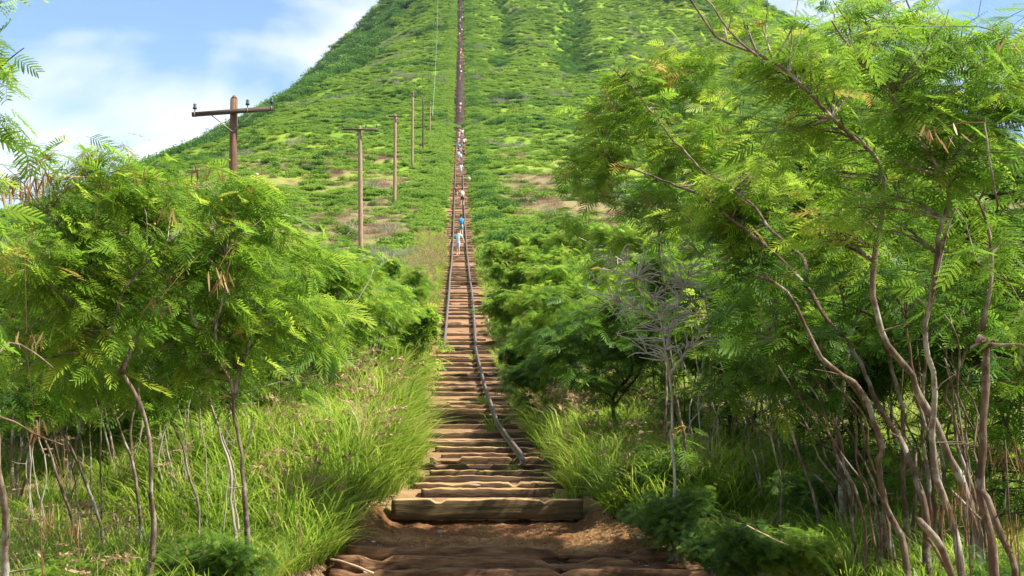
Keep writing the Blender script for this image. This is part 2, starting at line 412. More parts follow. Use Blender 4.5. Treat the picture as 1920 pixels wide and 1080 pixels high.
def brown_patch(x, y):
    """where the hillside carries dry reddish grass"""
    n = fbm(x / 14, y / 26, 31)
    v = x - XT(y)
    zone = np.exp(-((y - 135) / 75.) ** 2) * sstep(2, 7, np.abs(v))
    spots = 0
    for (X0, Y0, rx, ry) in ((-14, 140, 4.5, 9), (-14.6, 165, 6, 8), (-15.4, 125, 5, 7), (-24, 175, 7, 9), (-9.1, 132, 2.6, 7), (2.1, 215, 6, 9), (3.4, 170, 5, 8), (-15.4, 100, 3, 6), (-11.6, 112, 3.5, 6), (-33, 190, 7, 9), (9, 190, 5, 8), (-20, 205, 6, 8)):
        spots = np.maximum(spots, np.exp(-((x - X0) / rx) ** 2 - ((y - Y0) / ry) ** 2))
    a = sstep(.41, .56, n + .10 * zone - .10) * zone * .8
    return np.clip(np.maximum(a, spots * sstep(.33, .5, fbm(x / 3, y / 6, 36)) * 1.15), 0, 1)

def path_mask(x, y):
    v = x - XT(y)
    cl = np.interp(y, [8, 15, 16.5, 18.5, 20], [-2.6, -2.2, -2.0, -1.9, -1.5])
    crr = np.interp(y, [8, 15, 16.5, 18.5, 20], [4.0, 3.5, 3.1, 1.9, 1.35])
    w = .35 * (fbm(x * 1.2, y * 1.2, 77) - .5)
    return sstep(cl - .25 + w, cl + .25 + w, v) * (1 - sstep(crr - .25 + w, crr + .25 + w, v)) * sstep(5, 6, y) * (1 - sstep(19.9, 20.3, y))

PATHG = {}
def build_ground():
    ys = np.concatenate([np.arange(-60, 6, 4), np.arange(6, 26, .3), np.arange(26, 120, 1.0), np.arange(120, 900, 3.0), np.arange(900, 2000, 45), [2400, 3200, 4500, 5900]])
    vs = np.concatenate([np.arange(0, 5, .3), np.arange(5, 30, 1.2), np.arange(30, 330, 3.6), np.arange(330, 800, 30), [1000, 1500, 2500, 4000]])
    vs = np.concatenate([-vs[:0:-1], vs])
    Vg, Yg = np.meshgrid(vs, ys)
    Xg = XT(Yg) + Vg
    Z = GZ(Xg, Yg)
    Z = Z - .30 * path_mask(Xg, Yg)
    av = np.abs(Vg)
    dirt = (1 - sstep(1.0 + .8 * sstep(240, 400, Yg), 1.5 + 1.0 * sstep(240, 400, Yg), av + .5 * (fbm(Xg, Yg, 6) - .5))) * (Yg > 18)
    link(tag(bpy.data.objects.new('hill', grid_mesh('hill', Xg, Yg, Z, M['hill'], {'dirt': np.maximum(dirt, (1 - sstep(19, 26, Yg)) * sstep(5, 9, Yg) * (.35 + .6 * fbm(Xg * 1.5, Yg * 1.5, 18))), 'brown': np.maximum(brown_patch(Xg, Yg) * .9, (1 - sstep(35, 70, Yg)) * (.45 + .5 * fbm(Xg, Yg, 19)))})), kind='structure'))
    # worn dirt in front of the lowest step
    xs = np.arange(-4.2, 4.2, .035); ys = np.arange(5.0, 20.4, .035)
    X, Y = np.meshgrid(xs, ys)
    v = X - XT(Y)
    base = GZ(X, Y) - .02
    m = path_mask(X, Y)
    wob = .16 * (fbm(X * .9, Y * .3, 12) - .5) + .05 * (fbm(X * 5, Y * 5, 13) - .5)
    d = np.zeros_like(X)
    for y0, h in ((17.35, .10), (16.75, .07), (16.2, .07), (15.7, .05)):
        d -= h * (1 - sstep(-.035, .035, Y + wob * 1.6 - y0))
    # washed out hollow under the beam, curved rim in front
    rim = 18.0 + .55 * np.clip(np.abs(v) / 1.55, 0, 2) ** 4
    hol = sstep(-.02, .25, Y + wob - rim) * (1 - sstep(1.35, 1.6, np.abs(v)))
    d -= .24 * hol
    d += .05 * np.exp(-((Y - rim + wob) / .18) ** 2) * (np.abs(v) < 2)
    d += .03 * np.exp(-(((v + 1.75) / .45) ** 2 + ((Y - 18.9) / .9) ** 2))
    d += .08 * np.exp(-(((v - 1.75) / .4) ** 2 + ((Y - 17.9) / .5) ** 2))
    d += .09 * (fbm(X * 1.7, Y * 3.5, 14) - .5) + .07 * (fbm(X * 6, Y * 9, 15) - .5) + .035 * (fbm(X * 22, Y * 22, 16) - .5)
    Zp = base + d * m - .34 * (1 - m)
    PATHG.update(xs=xs, ys=ys, Z=Zp, m=m)
    red = (1 - sstep(16.2, 16.7, Y + wob)) * .7 + hol * .45  # shade on the lower dirt and in the hollow, put into the soil colour
    link(tag(bpy.data.objects.new('dirt_path', grid_mesh('dirt_path', X, Y, Zp, M['soil'], {'red': red, 'green': np.zeros_like(X)})), kind='structure'))
build_ground()
def PZ(x, y): return float(GZ(x, y))

# ------------------------------------------------------------------ railway ties and rails
def tie_mesh(seed, L=2.2, W=.22, H=.19, mat=None, rag=1.0):
    nx, ny, nz_ = 36, 3, 3
    r = np.random.RandomState(seed)
    # ring profile (y,z) around, extruded along x
    prof = []
    bv = .12 if rag > .5 else .09
    for (c, s_) in [(1, -1 + bv), (1, 0), (1, 1 - bv), (1 - bv, 1), (.35, 1), (-.35, 1), (-1 + bv, 1), (-1, 1 - bv), (-1, .3), (-1, -.3), (-1, -1 + bv), (-1 + bv, -1), (0, -1), (1 - bv, -1)]:
        prof.append((c * W / 2, s_ * H / 2))
    prof = np.array(prof); n = len(prof)
    xs = np.linspace(-L / 2, L / 2, nx)
    V = []
    for x in xs:
        top = (fbm(x * 2.2 + seed * 3.1, seed, seed) - .5) * .055 * rag - (.06 * min(rag * 1.5, 1) if fbm(x * 1.6 + seed * 5.3, seed * 1.7, seed + 8) > .62 else 0) + (fbm(x * 9 + seed, seed * 2., seed + 5) - .5) * .03 * rag
        fr = (fbm(x * 2.5 + seed * 7.7, 3., seed + 2) - .5) * .05 * rag
        for (y, z) in prof:
            zz = z + (top if z > 0 else 0) - (.012 * rag if (z > 0 and y < 0) else 0) * abs(math.sin(x * 3 + seed))
            yy = y + (fr if y < 0 else 0)
            V.append((x + (r.rand() - .5) * .012, yy + (r.rand() - .5) * .006, zz))
    V = np.array(V)
    i = np.arange(nx - 1)[:, None] * n; j = np.arange(n)[None, :]; k = (j + 1) % n
    Q = np.stack([i + j, i + k, i + n + k, i + n + j], -1).reshape(-1, 4)
    c0, c1 = len(V), len(V) + 1
    V = np.vstack([V, [-L / 2, 0, 0], [L / 2, 0, 0]])
    T = [[c0, (q + 1) % n, q] for q in range(n)] + [[c1, (nx - 1) * n + q, (nx - 1) * n + (q + 1) % n] for q in range(n)]
    return raw_mesh('railway_tie', V, Q, T, mat, smooth=False)

ORD = ('first second third fourth fifth sixth seventh eighth ninth tenth eleventh twelfth thirteenth fourteenth fifteenth sixteenth seventeenth eighteenth nineteenth twentieth '
       'twenty-first twenty-second twenty-third twenty-fourth twenty-fifth twenty-sixth twenty-seventh twenty-eighth twenty-ninth thirtieth').split()
def build_ties():
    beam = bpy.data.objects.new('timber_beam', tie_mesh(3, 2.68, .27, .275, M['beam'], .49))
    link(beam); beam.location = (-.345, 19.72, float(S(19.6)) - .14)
    tag(beam, 'thick squared timber beam forming the lowest step above the washed out hollow', 'timber beam')
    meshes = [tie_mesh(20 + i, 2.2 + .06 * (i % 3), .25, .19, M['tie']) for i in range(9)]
    near = ['worn timber tie just above the thick front beam, with a knot of wood on top',
            'second timber tie above the thick front beam, tan top',
            'third timber tie above the thick front beam, just below the cut rail end',
            'timber tie right under the cut end of the right rail']
    y, i = 20.5, 0
    while y < 238:
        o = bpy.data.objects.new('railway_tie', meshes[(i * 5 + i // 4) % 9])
        link(o)
        sh = (0.9 if i < 4 else 1.0)
        o.location = (float(XT(y)) + (0 if i < 3 else rnd.uniform(-.16, .16)), y + rnd.uniform(-.05, .05), float(S(y)) - .095 + (rnd.uniform(-.03, .03) if i > 3 else 0) - (.07 if i > 5 and rnd.random() < .12 else 0))
        o.rotation_euler = (rnd.uniform(-.05, .05), rnd.uniform(-.03, .03) if i > 2 else 0, (rnd.uniform(-.07, .07) if i > 2 else rnd.uniform(-.02, .02)) + (0 if i % 2 else math.pi))
        lx = rnd.choice([rnd.uniform(.78, .95), rnd.uniform(.95, 1.12), rnd.uniform(.95, 1.12)]) * (1.12 if i < 3 else 1)
        o.scale = (lx, rnd.uniform(.8, 1.15), 1)
        if i < 4: lab = near[i]
        elif i < 34: lab = ORD[i - 4] + ' timber tie uphill from the cut end of the right rail'
        elif y < 92: lab = 'timber tie under both rails, below the lowest hiker'
        elif y < 143: lab = 'sunlit timber tie between the lowest hiker and the shirtless one'
        elif y < 180: lab = 'timber tie between the shirtless hiker and the single hiker in white'
        else: lab = 'small distant timber tie under the crowd of hikers at the first crest'
        tag(o, lab, 'railway tie', 'timber ties forming the steps of the stairway')
        y += float(np.interp(y, [20, 32, 50, 75, 240], [.8, .88, 1.15, 1.45, 1.7])) * rnd.uniform(.90, 1.10); i += 1
    b = MB(); y = 239.
    while y < 745:
        b.box((float(XT(y)), y, float(S(y)) - .06), (1.65 + rnd.uniform(-.2, .2), .16, .11), rz=rnd.uniform(-.03, .03)); y += 1.0
    tag(b.build('railway_ties', M['tie_shaded']), 'tiny dark ties climbing the upper mountainside', 'railway ties', kind='stuff')
def buried_ties():
    for i, (yy, zz, L, W_, lab) in enumerate([(17.34, -.055, 4.3, .36, 'broad worn timber sunk in the dirt, first below the washed out hollow'),
                                 (16.80, -.115, 4.7, .32, 'broad worn timber sunk in the dirt, second below the washed out hollow'),
                                 (16.30, -.175, 4.9, .30, 'broad worn timber sunk in the dirt at the bottom edge')]):
        o = link(bpy.data.objects.new('buried_tie', tie_mesh(60 + i, L, W_, .2, M['tie_sunk'], 1.3)))
        o.location = (.15 + .1 * i, yy, PZ(0, yy) + zz + .005); o.rotation_euler = (-.10, rnd.uniform(-.012, .012), rnd.uniform(-.02, .02))
        tag(o, lab, 'buried tie', 'worn timbers sunk in the dirt')
build_ties()
buried_ties()

def rail(off, y0, y1, label):
    ys = np.concatenate([np.arange(y0, 60, .5), np.arange(max(60, y0), y1, 2.)])
    x = XT(ys) + off + .03 * (vn(ys / 6, ys * 0, 3) - .5) + (-.03 if off > 0 else .03) * sstep(60, 120, ys)
    z = S(ys) + .02 + .03 * vn(ys / 4, ys * 0, 9)
    prof = [(-.05, 0), (.05, 0), (.05, .015), (.01, .025), (.01, .065), (.028, .075), (.028, .10), (-.028, .10), (-.028, .075), (-.01, .065), (-.01, .025), (-.05, .015)]
    n = len(prof); V = []
    for k in range(len(ys)):
        for a, b in prof: V.append((x[k] + a, ys[k], z[k] + b))
    Q = [[i * n + j, i * n + (j + 1) % n, (i + 1) * n + (j + 1) % n, (i + 1) * n + j] for i in range(len(ys) - 1) for j in range(n)]
    mb = MB(); mb.add(V, Q)
    caps = [[0, 11, 2, 1]]
    mb.Q.append(np.array([[0, 1, 2, 11], [3, 4, 9, 10], [2, 3, 10, 11], [4, 5, 8, 9], [5, 6, 7, 8]]))
    o = mb.build('rail', M['rail']); tag(o, label, 'rail', 'two rusty rails on the ties')
rail(.53, 23.2, 246, 'right rusty steel rail, curving down the steps to a cut end near the bottom')
rail(-.53, 46.0, 246, 'left rusty steel rail, vanishing into the tall grass halfway down')

# ------------------------------------------------------------------ instanced cover (stuff)
def scatter(name, protos, P, rot, scl, idx, label, cat):
    me = bpy.data.meshes.new(name)
    me.vertices.add(len(P)); me.vertices.foreach_set('co', np.asarray(P, np.float32).ravel())
    a = me.attributes.new('rot', 'FLOAT_VECTOR', 'POINT'); a.data.foreach_set('vector', np.asarray(rot, np.float32).ravel())
    a = me.attributes.new('scl', 'FLOAT_VECTOR', 'POINT'); a.data.foreach_set('vector', np.asarray(scl, np.float32).ravel())
    a = me.attributes.new('idx', 'INT', 'POINT'); a.data.foreach_set('value', np.asarray(idx, np.int32))
    col = bpy.data.collections.new(name + '_kinds')
    for i, pm in enumerate(protos):
        col.objects.link(bpy.data.objects.new('%s_kind_%02d' % (name, i), pm))
    ng = bpy.data.node_groups.new(name, 'GeometryNodeTree')
    ng.interface.new_socket('Geometry', in_out='INPUT', socket_type='NodeSocketGeometry')
    ng.interface.new_socket('Geometry', in_out='OUTPUT', socket_type='NodeSocketGeometry')
    ns, ls = ng.nodes, ng.links
    gi = ns.new('NodeGroupInput'); go = ns.new('NodeGroupOutput')
    ci = ns.new('GeometryNodeCollectionInfo'); ci.inputs['Collection'].default_value = col
    ci.inputs['Separate Children'].default_value = True; ci.inputs['Reset Children'].default_value = True
    ip = ns.new('GeometryNodeInstanceOnPoints'); ip.inputs['Pick Instance'].default_value = True
    def named(n, t):
        q = ns.new('GeometryNodeInputNamedAttribute'); q.data_type = t; q.inputs['Name'].default_value = n
        return next(o for o in q.outputs if o.enabled and o.name == 'Attribute')
    ls.new(gi.outputs[0], ip.inputs['Points']); ls.new(ci.outputs[0], ip.inputs['Instance'])
    ls.new(named('idx', 'INT'), ip.inputs['Instance Index'])
    er = ns.new('FunctionNodeEulerToRotation'); ls.new(named('rot', 'FLOAT_VECTOR'), er.inputs[0]); ls.new(er.outputs[0], ip.inputs['Rotation'])
    ls.new(named('scl', 'FLOAT_VECTOR'), ip.inputs['Scale'])
    ls.new(ip.outputs[0], go.inputs[0])
    o = link(bpy.data.objects.new(name, me))
    o.modifiers.new('scatter', 'NODES').node_group = ng
    tag(o, label, cat, kind='stuff')
    return o

def rot_mats(dirs, roll):
    """matrices whose x column is dir, rolled"""
    d = dirs / (np.linalg.norm(dirs, axis=1)[:, None] + 1e-9)
    up = np.tile([0, 0, 1.], (len(d), 1))
    y = np.cross(up, d); ln = np.linalg.norm(y, axis=1)[:, None]
    y = np.where(ln < .05, [[0, 1, 0]], y / np.maximum(ln, .05)); z = np.cross(d, y)
    c, s = np.cos(roll)[:, None], np.sin(roll)[:, None]
    y2 = y * c + z * s; z2 = np.cross(d, y2)
    return np.stack([d, y2, z2], -1)

def stamp(T, Q, org, mats, scl, tint):
    """many transformed copies of one leaf template -> V, Q, tint"""
    n, k = len(org), len(T)
    V = np.einsum('nij,kj->nki', mats, T) * scl[:, None, None] + org[:, None, :]
    Qn = (np.asarray(Q)[None] + (np.arange(n) * k)[:, None, None]).reshape(-1, 4)
    return V.reshape(-1, 3), Qn, np.repeat(tint, k)

def leaf_template(pairs=6, fine=False, seed=0, w=.075, a0=64, a1=30, pl=.44, sag=.32):
    """a bipinnate leaf, one unit long"""
    r = random.Random(seed); V, Q = [], []
    def quad(a, b, c, d):
        n = len(V); V.extend([a, b, c, d]); Q.append([n, n + 1, n + 2, n + 3])
    def cz(x): return -sag * x * x
    for k in range(3):
        x0, x1 = k / 3, (k + 1) / 3
        quad((x0, -.008, cz(x0)), (x1, -.006, cz(x1)), (x1, .006, cz(x1)), (x0, .008, cz(x0)))
    for i in range(pairs):
        x = .22 + .76 * i / (pairs - 1)
        L = pl * (1 - .45 * abs(i / (pairs - 1) - .45)) * r.uniform(.9, 1.08)
        for sgn in (-1, 1):
            an = R(a0 - a1 * i / (pairs - 1) + r.uniform(-6, 6))
            ux, uy = math.cos(an), math.sin(an) * sgn
            px, py = -uy, ux
            dr = r.uniform(.10, .28)
            def P_(t, s): return (x + ux * L * t + px * s, uy * L * t + py * s, cz(x) - dr * L * t * t)
            if not fine:
                quad(P_(.05, -w * .32), P_(.55, -w * .55), P_(.55, w * .55), P_(.05, w * .32))
                quad(P_(.55, -w * .55), P_(1, -w * .30), P_(1, w * .30), P_(.55, w * .55))
            else:
                m = 8
                quad(P_(0, -.004), P_(1, -.003), P_(1, .003), P_(0, .004))
                for j in range(m):
                    t = .08 + .9 * j / m; lw = w * .62 * (1 - .5 * (j / m) ** 2)
                    for q in (-1, 1):
                        quad(P_(t, 0), P_(t + .075, q * lw * .5), P_(t + .065, q * lw), P_(t - .01, q * lw * .8))
    return np.array(V, float), np.array(Q)
LT = [leaf_template(8, seed=i, w=.058) for i in range(3)] + [leaf_template(7, seed=9, w=.066)]
LT_SWEPT = [leaf_template(9, seed=20 + i, w=.045, a0=50, a1=26, pl=.46, sag=.5) for i in range(3)]
LT_FINE = [leaf_template(6, True, seed=i, w=.085) for i in range(2)]
LT_MIX = LT_FINE + LT[:2]
LT_LOW = [leaf_template(4, seed=i, w=.14) for i in range(2)]

def curve(pts, step=.12, jit=0.0, r=None):
    """Catmull-Rom through pts"""
    P_ = [np.asarray(p, float) for p in pts]
    P_ = [2 * P_[0] - P_[1]] + P_ + [2 * P_[-1] - P_[-2]]
    out = []
    for i in range(1, len(P_) - 2):
        n = max(2, int(np.linalg.norm(P_[i + 1] - P_[i]) / step))
        for k in range(n):
            t = k / n
            a, b, c, d = P_[i - 1], P_[i], P_[i + 1], P_[i + 2]
            q = .5 * ((2 * b) + (-a + c) * t + (2 * a - 5 * b + 4 * c - d) * t * t + (-a + 3 * b - 3 * c + d) * t ** 3)
            out.append(q)
    out.append(P_[-2])
    out = np.array(out)
    if jit and r is not None and len(out) > 3:
        j = r.randn(len(out), 3) * jit; j[0] = 0
        j = (j + np.roll(j, 1, 0) + np.roll(j, -1, 0)) / 3; j[0] = 0; j[-1] = 0
        out = out + j
    return out

class Tree:
    """stems, twigs grown towards leaf clusters, and pinnate leaves"""
    def __init__(s, seed):
        s.r = np.random.RandomState(seed); s.wood = MB(); s.leafs = MB(); s.np_, s.nr_ = [], []
    def stem(s, pts, r0, r1, sides=8, jit=.022, node_from=.25, step=.12):
        c = curve(pts, step, jit, s.r)
        t = np.linspace(0, 1, len(c)); rad = r0 + (r1 - r0) * t ** .8
        nb = vn(np.arange(len(c)) * .55, np.zeros(len(c)), s.r.randint(999)) - .5
        rad = rad * .74 * (1 + .14 * (s.r.rand(len(c)) - .5) + .30 * nb)
        for _ in range(int(len(c) * step * 1.6)):
            k = s.r.randint(int(len(c) * .12), len(c)); q = s.r.randn(3); q[2] = abs(q[2]) * .8; q *= s.r.uniform(.06, .32) / np.linalg.norm(q)
            s.wood.tube([c[k], c[k] + q * .5 + s.r.randn(3) * .015, c[k] + q], [max(.004, rad[k] * .32), max(.003, rad[k] * .2), .002], 4, cap=False, tint=s.r.rand())
        rad *= 1 + .7 * np.exp(-np.arange(len(c)) * step / .12) * (r0 > .015)
        s.wood.tube(c, rad, sides, tint=s.r.rand())
        k = int(len(c) * node_from)
        s.np_.extend(list(c[k:])); s.nr_.extend(list(rad[k:]))
        return c
    def grow(s, targets, leaves=7, size=.24, sag=.5, wind=(0, 0, 0), temps=None, lean=.0, twig_r=.006, tint=.5, tspread=.16, maxlen=None, spread=.22):
        size = size * 1.12
        temps = temps or LT
        targets = np.asarray(targets, float)
        if len(targets) == 0: return
        nodes = np.array(s.np_)
        d0 = np.array([np.min(np.linalg.norm(nodes - t, axis=1)) for t in targets])
        O, D, SC_, TI = [], [], [], []
        for t in targets[np.argsort(d0)]:
            nodes = np.array(s.np_[-4000:]); nr = np.array(s.nr_[-4000:])
            dv = t - nodes; dist = np.linalg.norm(dv, axis=1)
            cost = dist + .7 * np.maximum(0, -dv[:, 2]) + .02 / np.maximum(nr, .004) * .15
            k = int(np.argmin(cost)); a = nodes[k]; L = dist[k]
            if maxlen and L > maxlen: continue
            mid = a + (t - a) * .5 + np.array([0, 0, .10 * L]) + s.r.randn(3) * .07 * L
            pts = curve([a, mid, t], max(.1, L / 6))
            ra = min(nr[k] * .75, twig_r * .8 + .009 * L); rb = max(.0022, twig_r * .35)
            rad = np.linspace(max(ra, rb), rb, len(pts))
            s.wood.tube(pts, rad, 4, cap=False)
            s.np_.extend(list(pts[1:])); s.nr_.extend(list(rad[1:]))
            if leaves:
                n = max(2, int(leaves * s.r.uniform(.7, 1.3)))
                base_t = tint + tspread * .6 * s.r.randn()
                dirn = (t - a) / (L + 1e-6)
                for q in range(n):
                    u = 1 - .75 * s.r.rand() ** 1.4
                    o = pts[min(len(pts) - 1, int(u * (len(pts) - 1)))] + s.r.randn(3) * .02
                    az = s.r.rand() * 2 * np.pi
                    h = np.array([math.cos(az), math.sin(az), 0]) + dirn * .35 + np.array(wind)
                    h[2] += s.r.uniform(-sag, .35)
                    O.append(o + s.r.randn(3) * spread * .30); D.append(h); SC_.append(size * s.r.uniform(.5, 1.2)); TI.append(base_t + tspread * s.r.randn() if s.r.rand() > .012 else 1.0)
        if O:
            O, D, SC_, TI = np.array(O), np.array(D), np.array(SC_), np.clip(np.array(TI), 0, 1)
            sel = s.r.randint(0, len(temps), len(O))
            roll = s.r.randn(len(O)) * .45
            for i, (T_, Q_) in enumerate(temps):
                m = sel == i
                if m.any():
                    V, Q, t_ = stamp(T_, Q_, O[m], rot_mats(D[m], roll[m]), SC_[m], TI[m])
                    s.leafs.add(V, Q, tint=t_)
    def finish(s, name, root_loc, wood_mat, leaf_mat_, rz=0.0, label=None, cat='tree', group=None, trunk='trunk', crown='crown', local=False):
        loc = np.array(root_loc, float)
        root = empty(name, tuple(loc), rz)
        off = np.zeros(3) if local else loc
        s.wood.V = [v - off for v in s.wood.V]
        s.wood.build(trunk, wood_mat, root, smooth=True)
        if s.leafs.V:
            s.leafs.V = [v - off for v in s.leafs.V]
            s.leafs.build(crown, leaf_mat_, root)
        tag(root, label, cat, group)
        return root

def blob_points(r, blobs, dens=1.0):
    """leaf-cluster targets inside ellipsoids given in photo pixels at a distance: (px, py, rx, ry, d[, rd])"""
    out = []
    for b in blobs:
        px, py, rx, ry, d = b[:5]; k = d / F_PX
        rd = b[5] if len(b) > 5 else min(rx, ry) * k * 1.1
        area = math.pi * rx * ry * k * k
        n = max(3, int(area * dens * 26))
        c = PT(px, py, d)
        q = r.randn(n, 3); q /= np.linalg.norm(q, axis=1)[:, None]
        q *= (r.rand(n) ** (1 / 2.4) * (.75 + .75 * fbm(q[:, 0] * 2.2 + px, q[:, 2] * 2.2 + q[:, 1] * 1.7, 71)))[:, None]
        P_ = c + q * np.array([rx * k, rd, ry * k])
        keep = fbm(P_[:, 0] * 1.9 + P_[:, 1], P_[:, 2] * 2.3 + P_[:, 1] * .5, 41) > .36
        out.append(P_[keep])
    P_ = np.vstack(out)
    gz = GZ(P_[:, 0], P_[:, 1])
    return P_[P_[:, 2] > gz + .25]

def pods(mb, r, c, n=7, L=.15, w=.018, spread=.06, tint=.5):
    """a bunch of flat hanging seed pods"""
    for i in range(n):
        o = np.array(c) + r.randn(3) * [spread, spread, spread * .4]
        az = r.rand() * 6.28; l = L * r.uniform(.7, 1.2)
        a = np.array([math.cos(az), math.sin(az), 0]) * w / 2
        bend = r.randn(3) * .02; bend[2] = 0
        p = [o, o + bend + [0, 0, -l * .5], o + 2.2 * bend + [0, 0, -l]]
        V = [p[0] - a * .3, p[0] + a * .3, p[1] + a, p[1] - a, p[2] + a * .4, p[2] - a * .4]
        mb.add(V, [[0, 1, 2, 3], [3, 2, 4, 5]], tint=float(np.clip(tint + .25 * r.randn(), 0, 1)))

def puff(mb, r, c, rad=.014, tint=.8):
    V, T = [], []
    for i in range(26):
        d = r.randn(3); d /= np.linalg.norm(d); a = np.cross(d, [0.3, .5, .8]); a /= np.linalg.norm(a)
        n = len(V); V += [np.array(c) + a * .0018, np.array(c) - a * .0018, np.array(c) + d * rad + a * .003]; T.append([n, n + 1, n + 2])
    mb.add(V, None, T, tint)
    mb.tube([np.array(c) + [0, 0, -rad * .6], c, np.array(c) + [0, 0, rad * .6]], [rad * .5, rad * .72, rad * .5], 6, tint=tint)

# ------------------------------------------------------------------ near trees, traced stem by stem
def traced_tree(seed, stems, blobs, label, name='leucaena_tree', wood='bark', leaf='leaf', fine_blobs=None, pod_at=(), flower_at=(), dens=1.0, cat='tree', back=0.0, **kw):
    t = Tree(seed)
    base = None
    for (pix, d0, d1, r0, r1) in stems:
        n = len(pix)
        pts = [PT(p[0], p[1], d0 + (d1 - d0) * i / (n - 1)) for i, p in enumerate(pix)]
        g = GZ(pts[0][0], pts[0][1])
        if base is None or pix[0][1] > 765:
            if pts[0][2] > g - .02:
                d_ = (pts[0] - pts[1]); d_ = d_ / (abs(d_[2]) + 1e-6) * .45; d_[2] = 0
                h = pts[0][2] - g
                pts = [np.array([pts[0][0] + d_[0] * h * .6, pts[0][1], g - .05])] + pts
        t.stem(pts, r0, r1)
        if base is None: base = np.array([pts[0][0], pts[0][1], float(GZ(pts[0][0], pts[0][1]))])
    blobs = [tuple(b[:4]) + (b[4] + back,) + tuple(b[5:]) for b in blobs]
    P_ = blob_points(t.r, blobs, dens) if blobs else []
    t.grow(P_, **kw)
    if fine_blobs:
        k2 = dict(kw); k2['temps'] = LT_FINE; k2['leaves'] = 5
        t.grow(blob_points(t.r, fine_blobs, .55), **k2)
    root = t.finish(name, base, M[wood], M[leaf], label=label, cat=cat)
    for (px, py, d, n, L, tn) in pod_at:
        mb = MB(); c = PT(px, py, d); pods(mb, t.r, c, int(n * 1.6), L, w=.018, tint=tn)
        nodes = np.array(t.np_); k = int(np.argmin(np.linalg.norm(nodes - c, axis=1) + .5 * (nodes[:, 2] < c[2])))
        mb.tube([nodes[k], (nodes[k] + c) / 2 + [0, 0, .02], c], [.004, .003, .002], 4, cap=False, tint=.2)
        mb.V = [v - base for v in mb.V]; mb.build('seed_pods', M['pod'], root)
    for (px, py, d, kind) in flower_at:
        mb = MB(); c = PT(px, py, d)
        puff(mb, t.r, c, .02 if kind == 'w' else .016)
        nodes = np.array(t.np_); k = int(np.argmin(np.linalg.norm(nodes - c, axis=1)))
        mb.tube([nodes[k], c], [.002, .0015], 3, cap=False, tint=.2)
        mb.V = [v - base for v in mb.V]; mb.build('flower', M['flower'] if kind == 'w' else M['flower_y'], root)
    return root

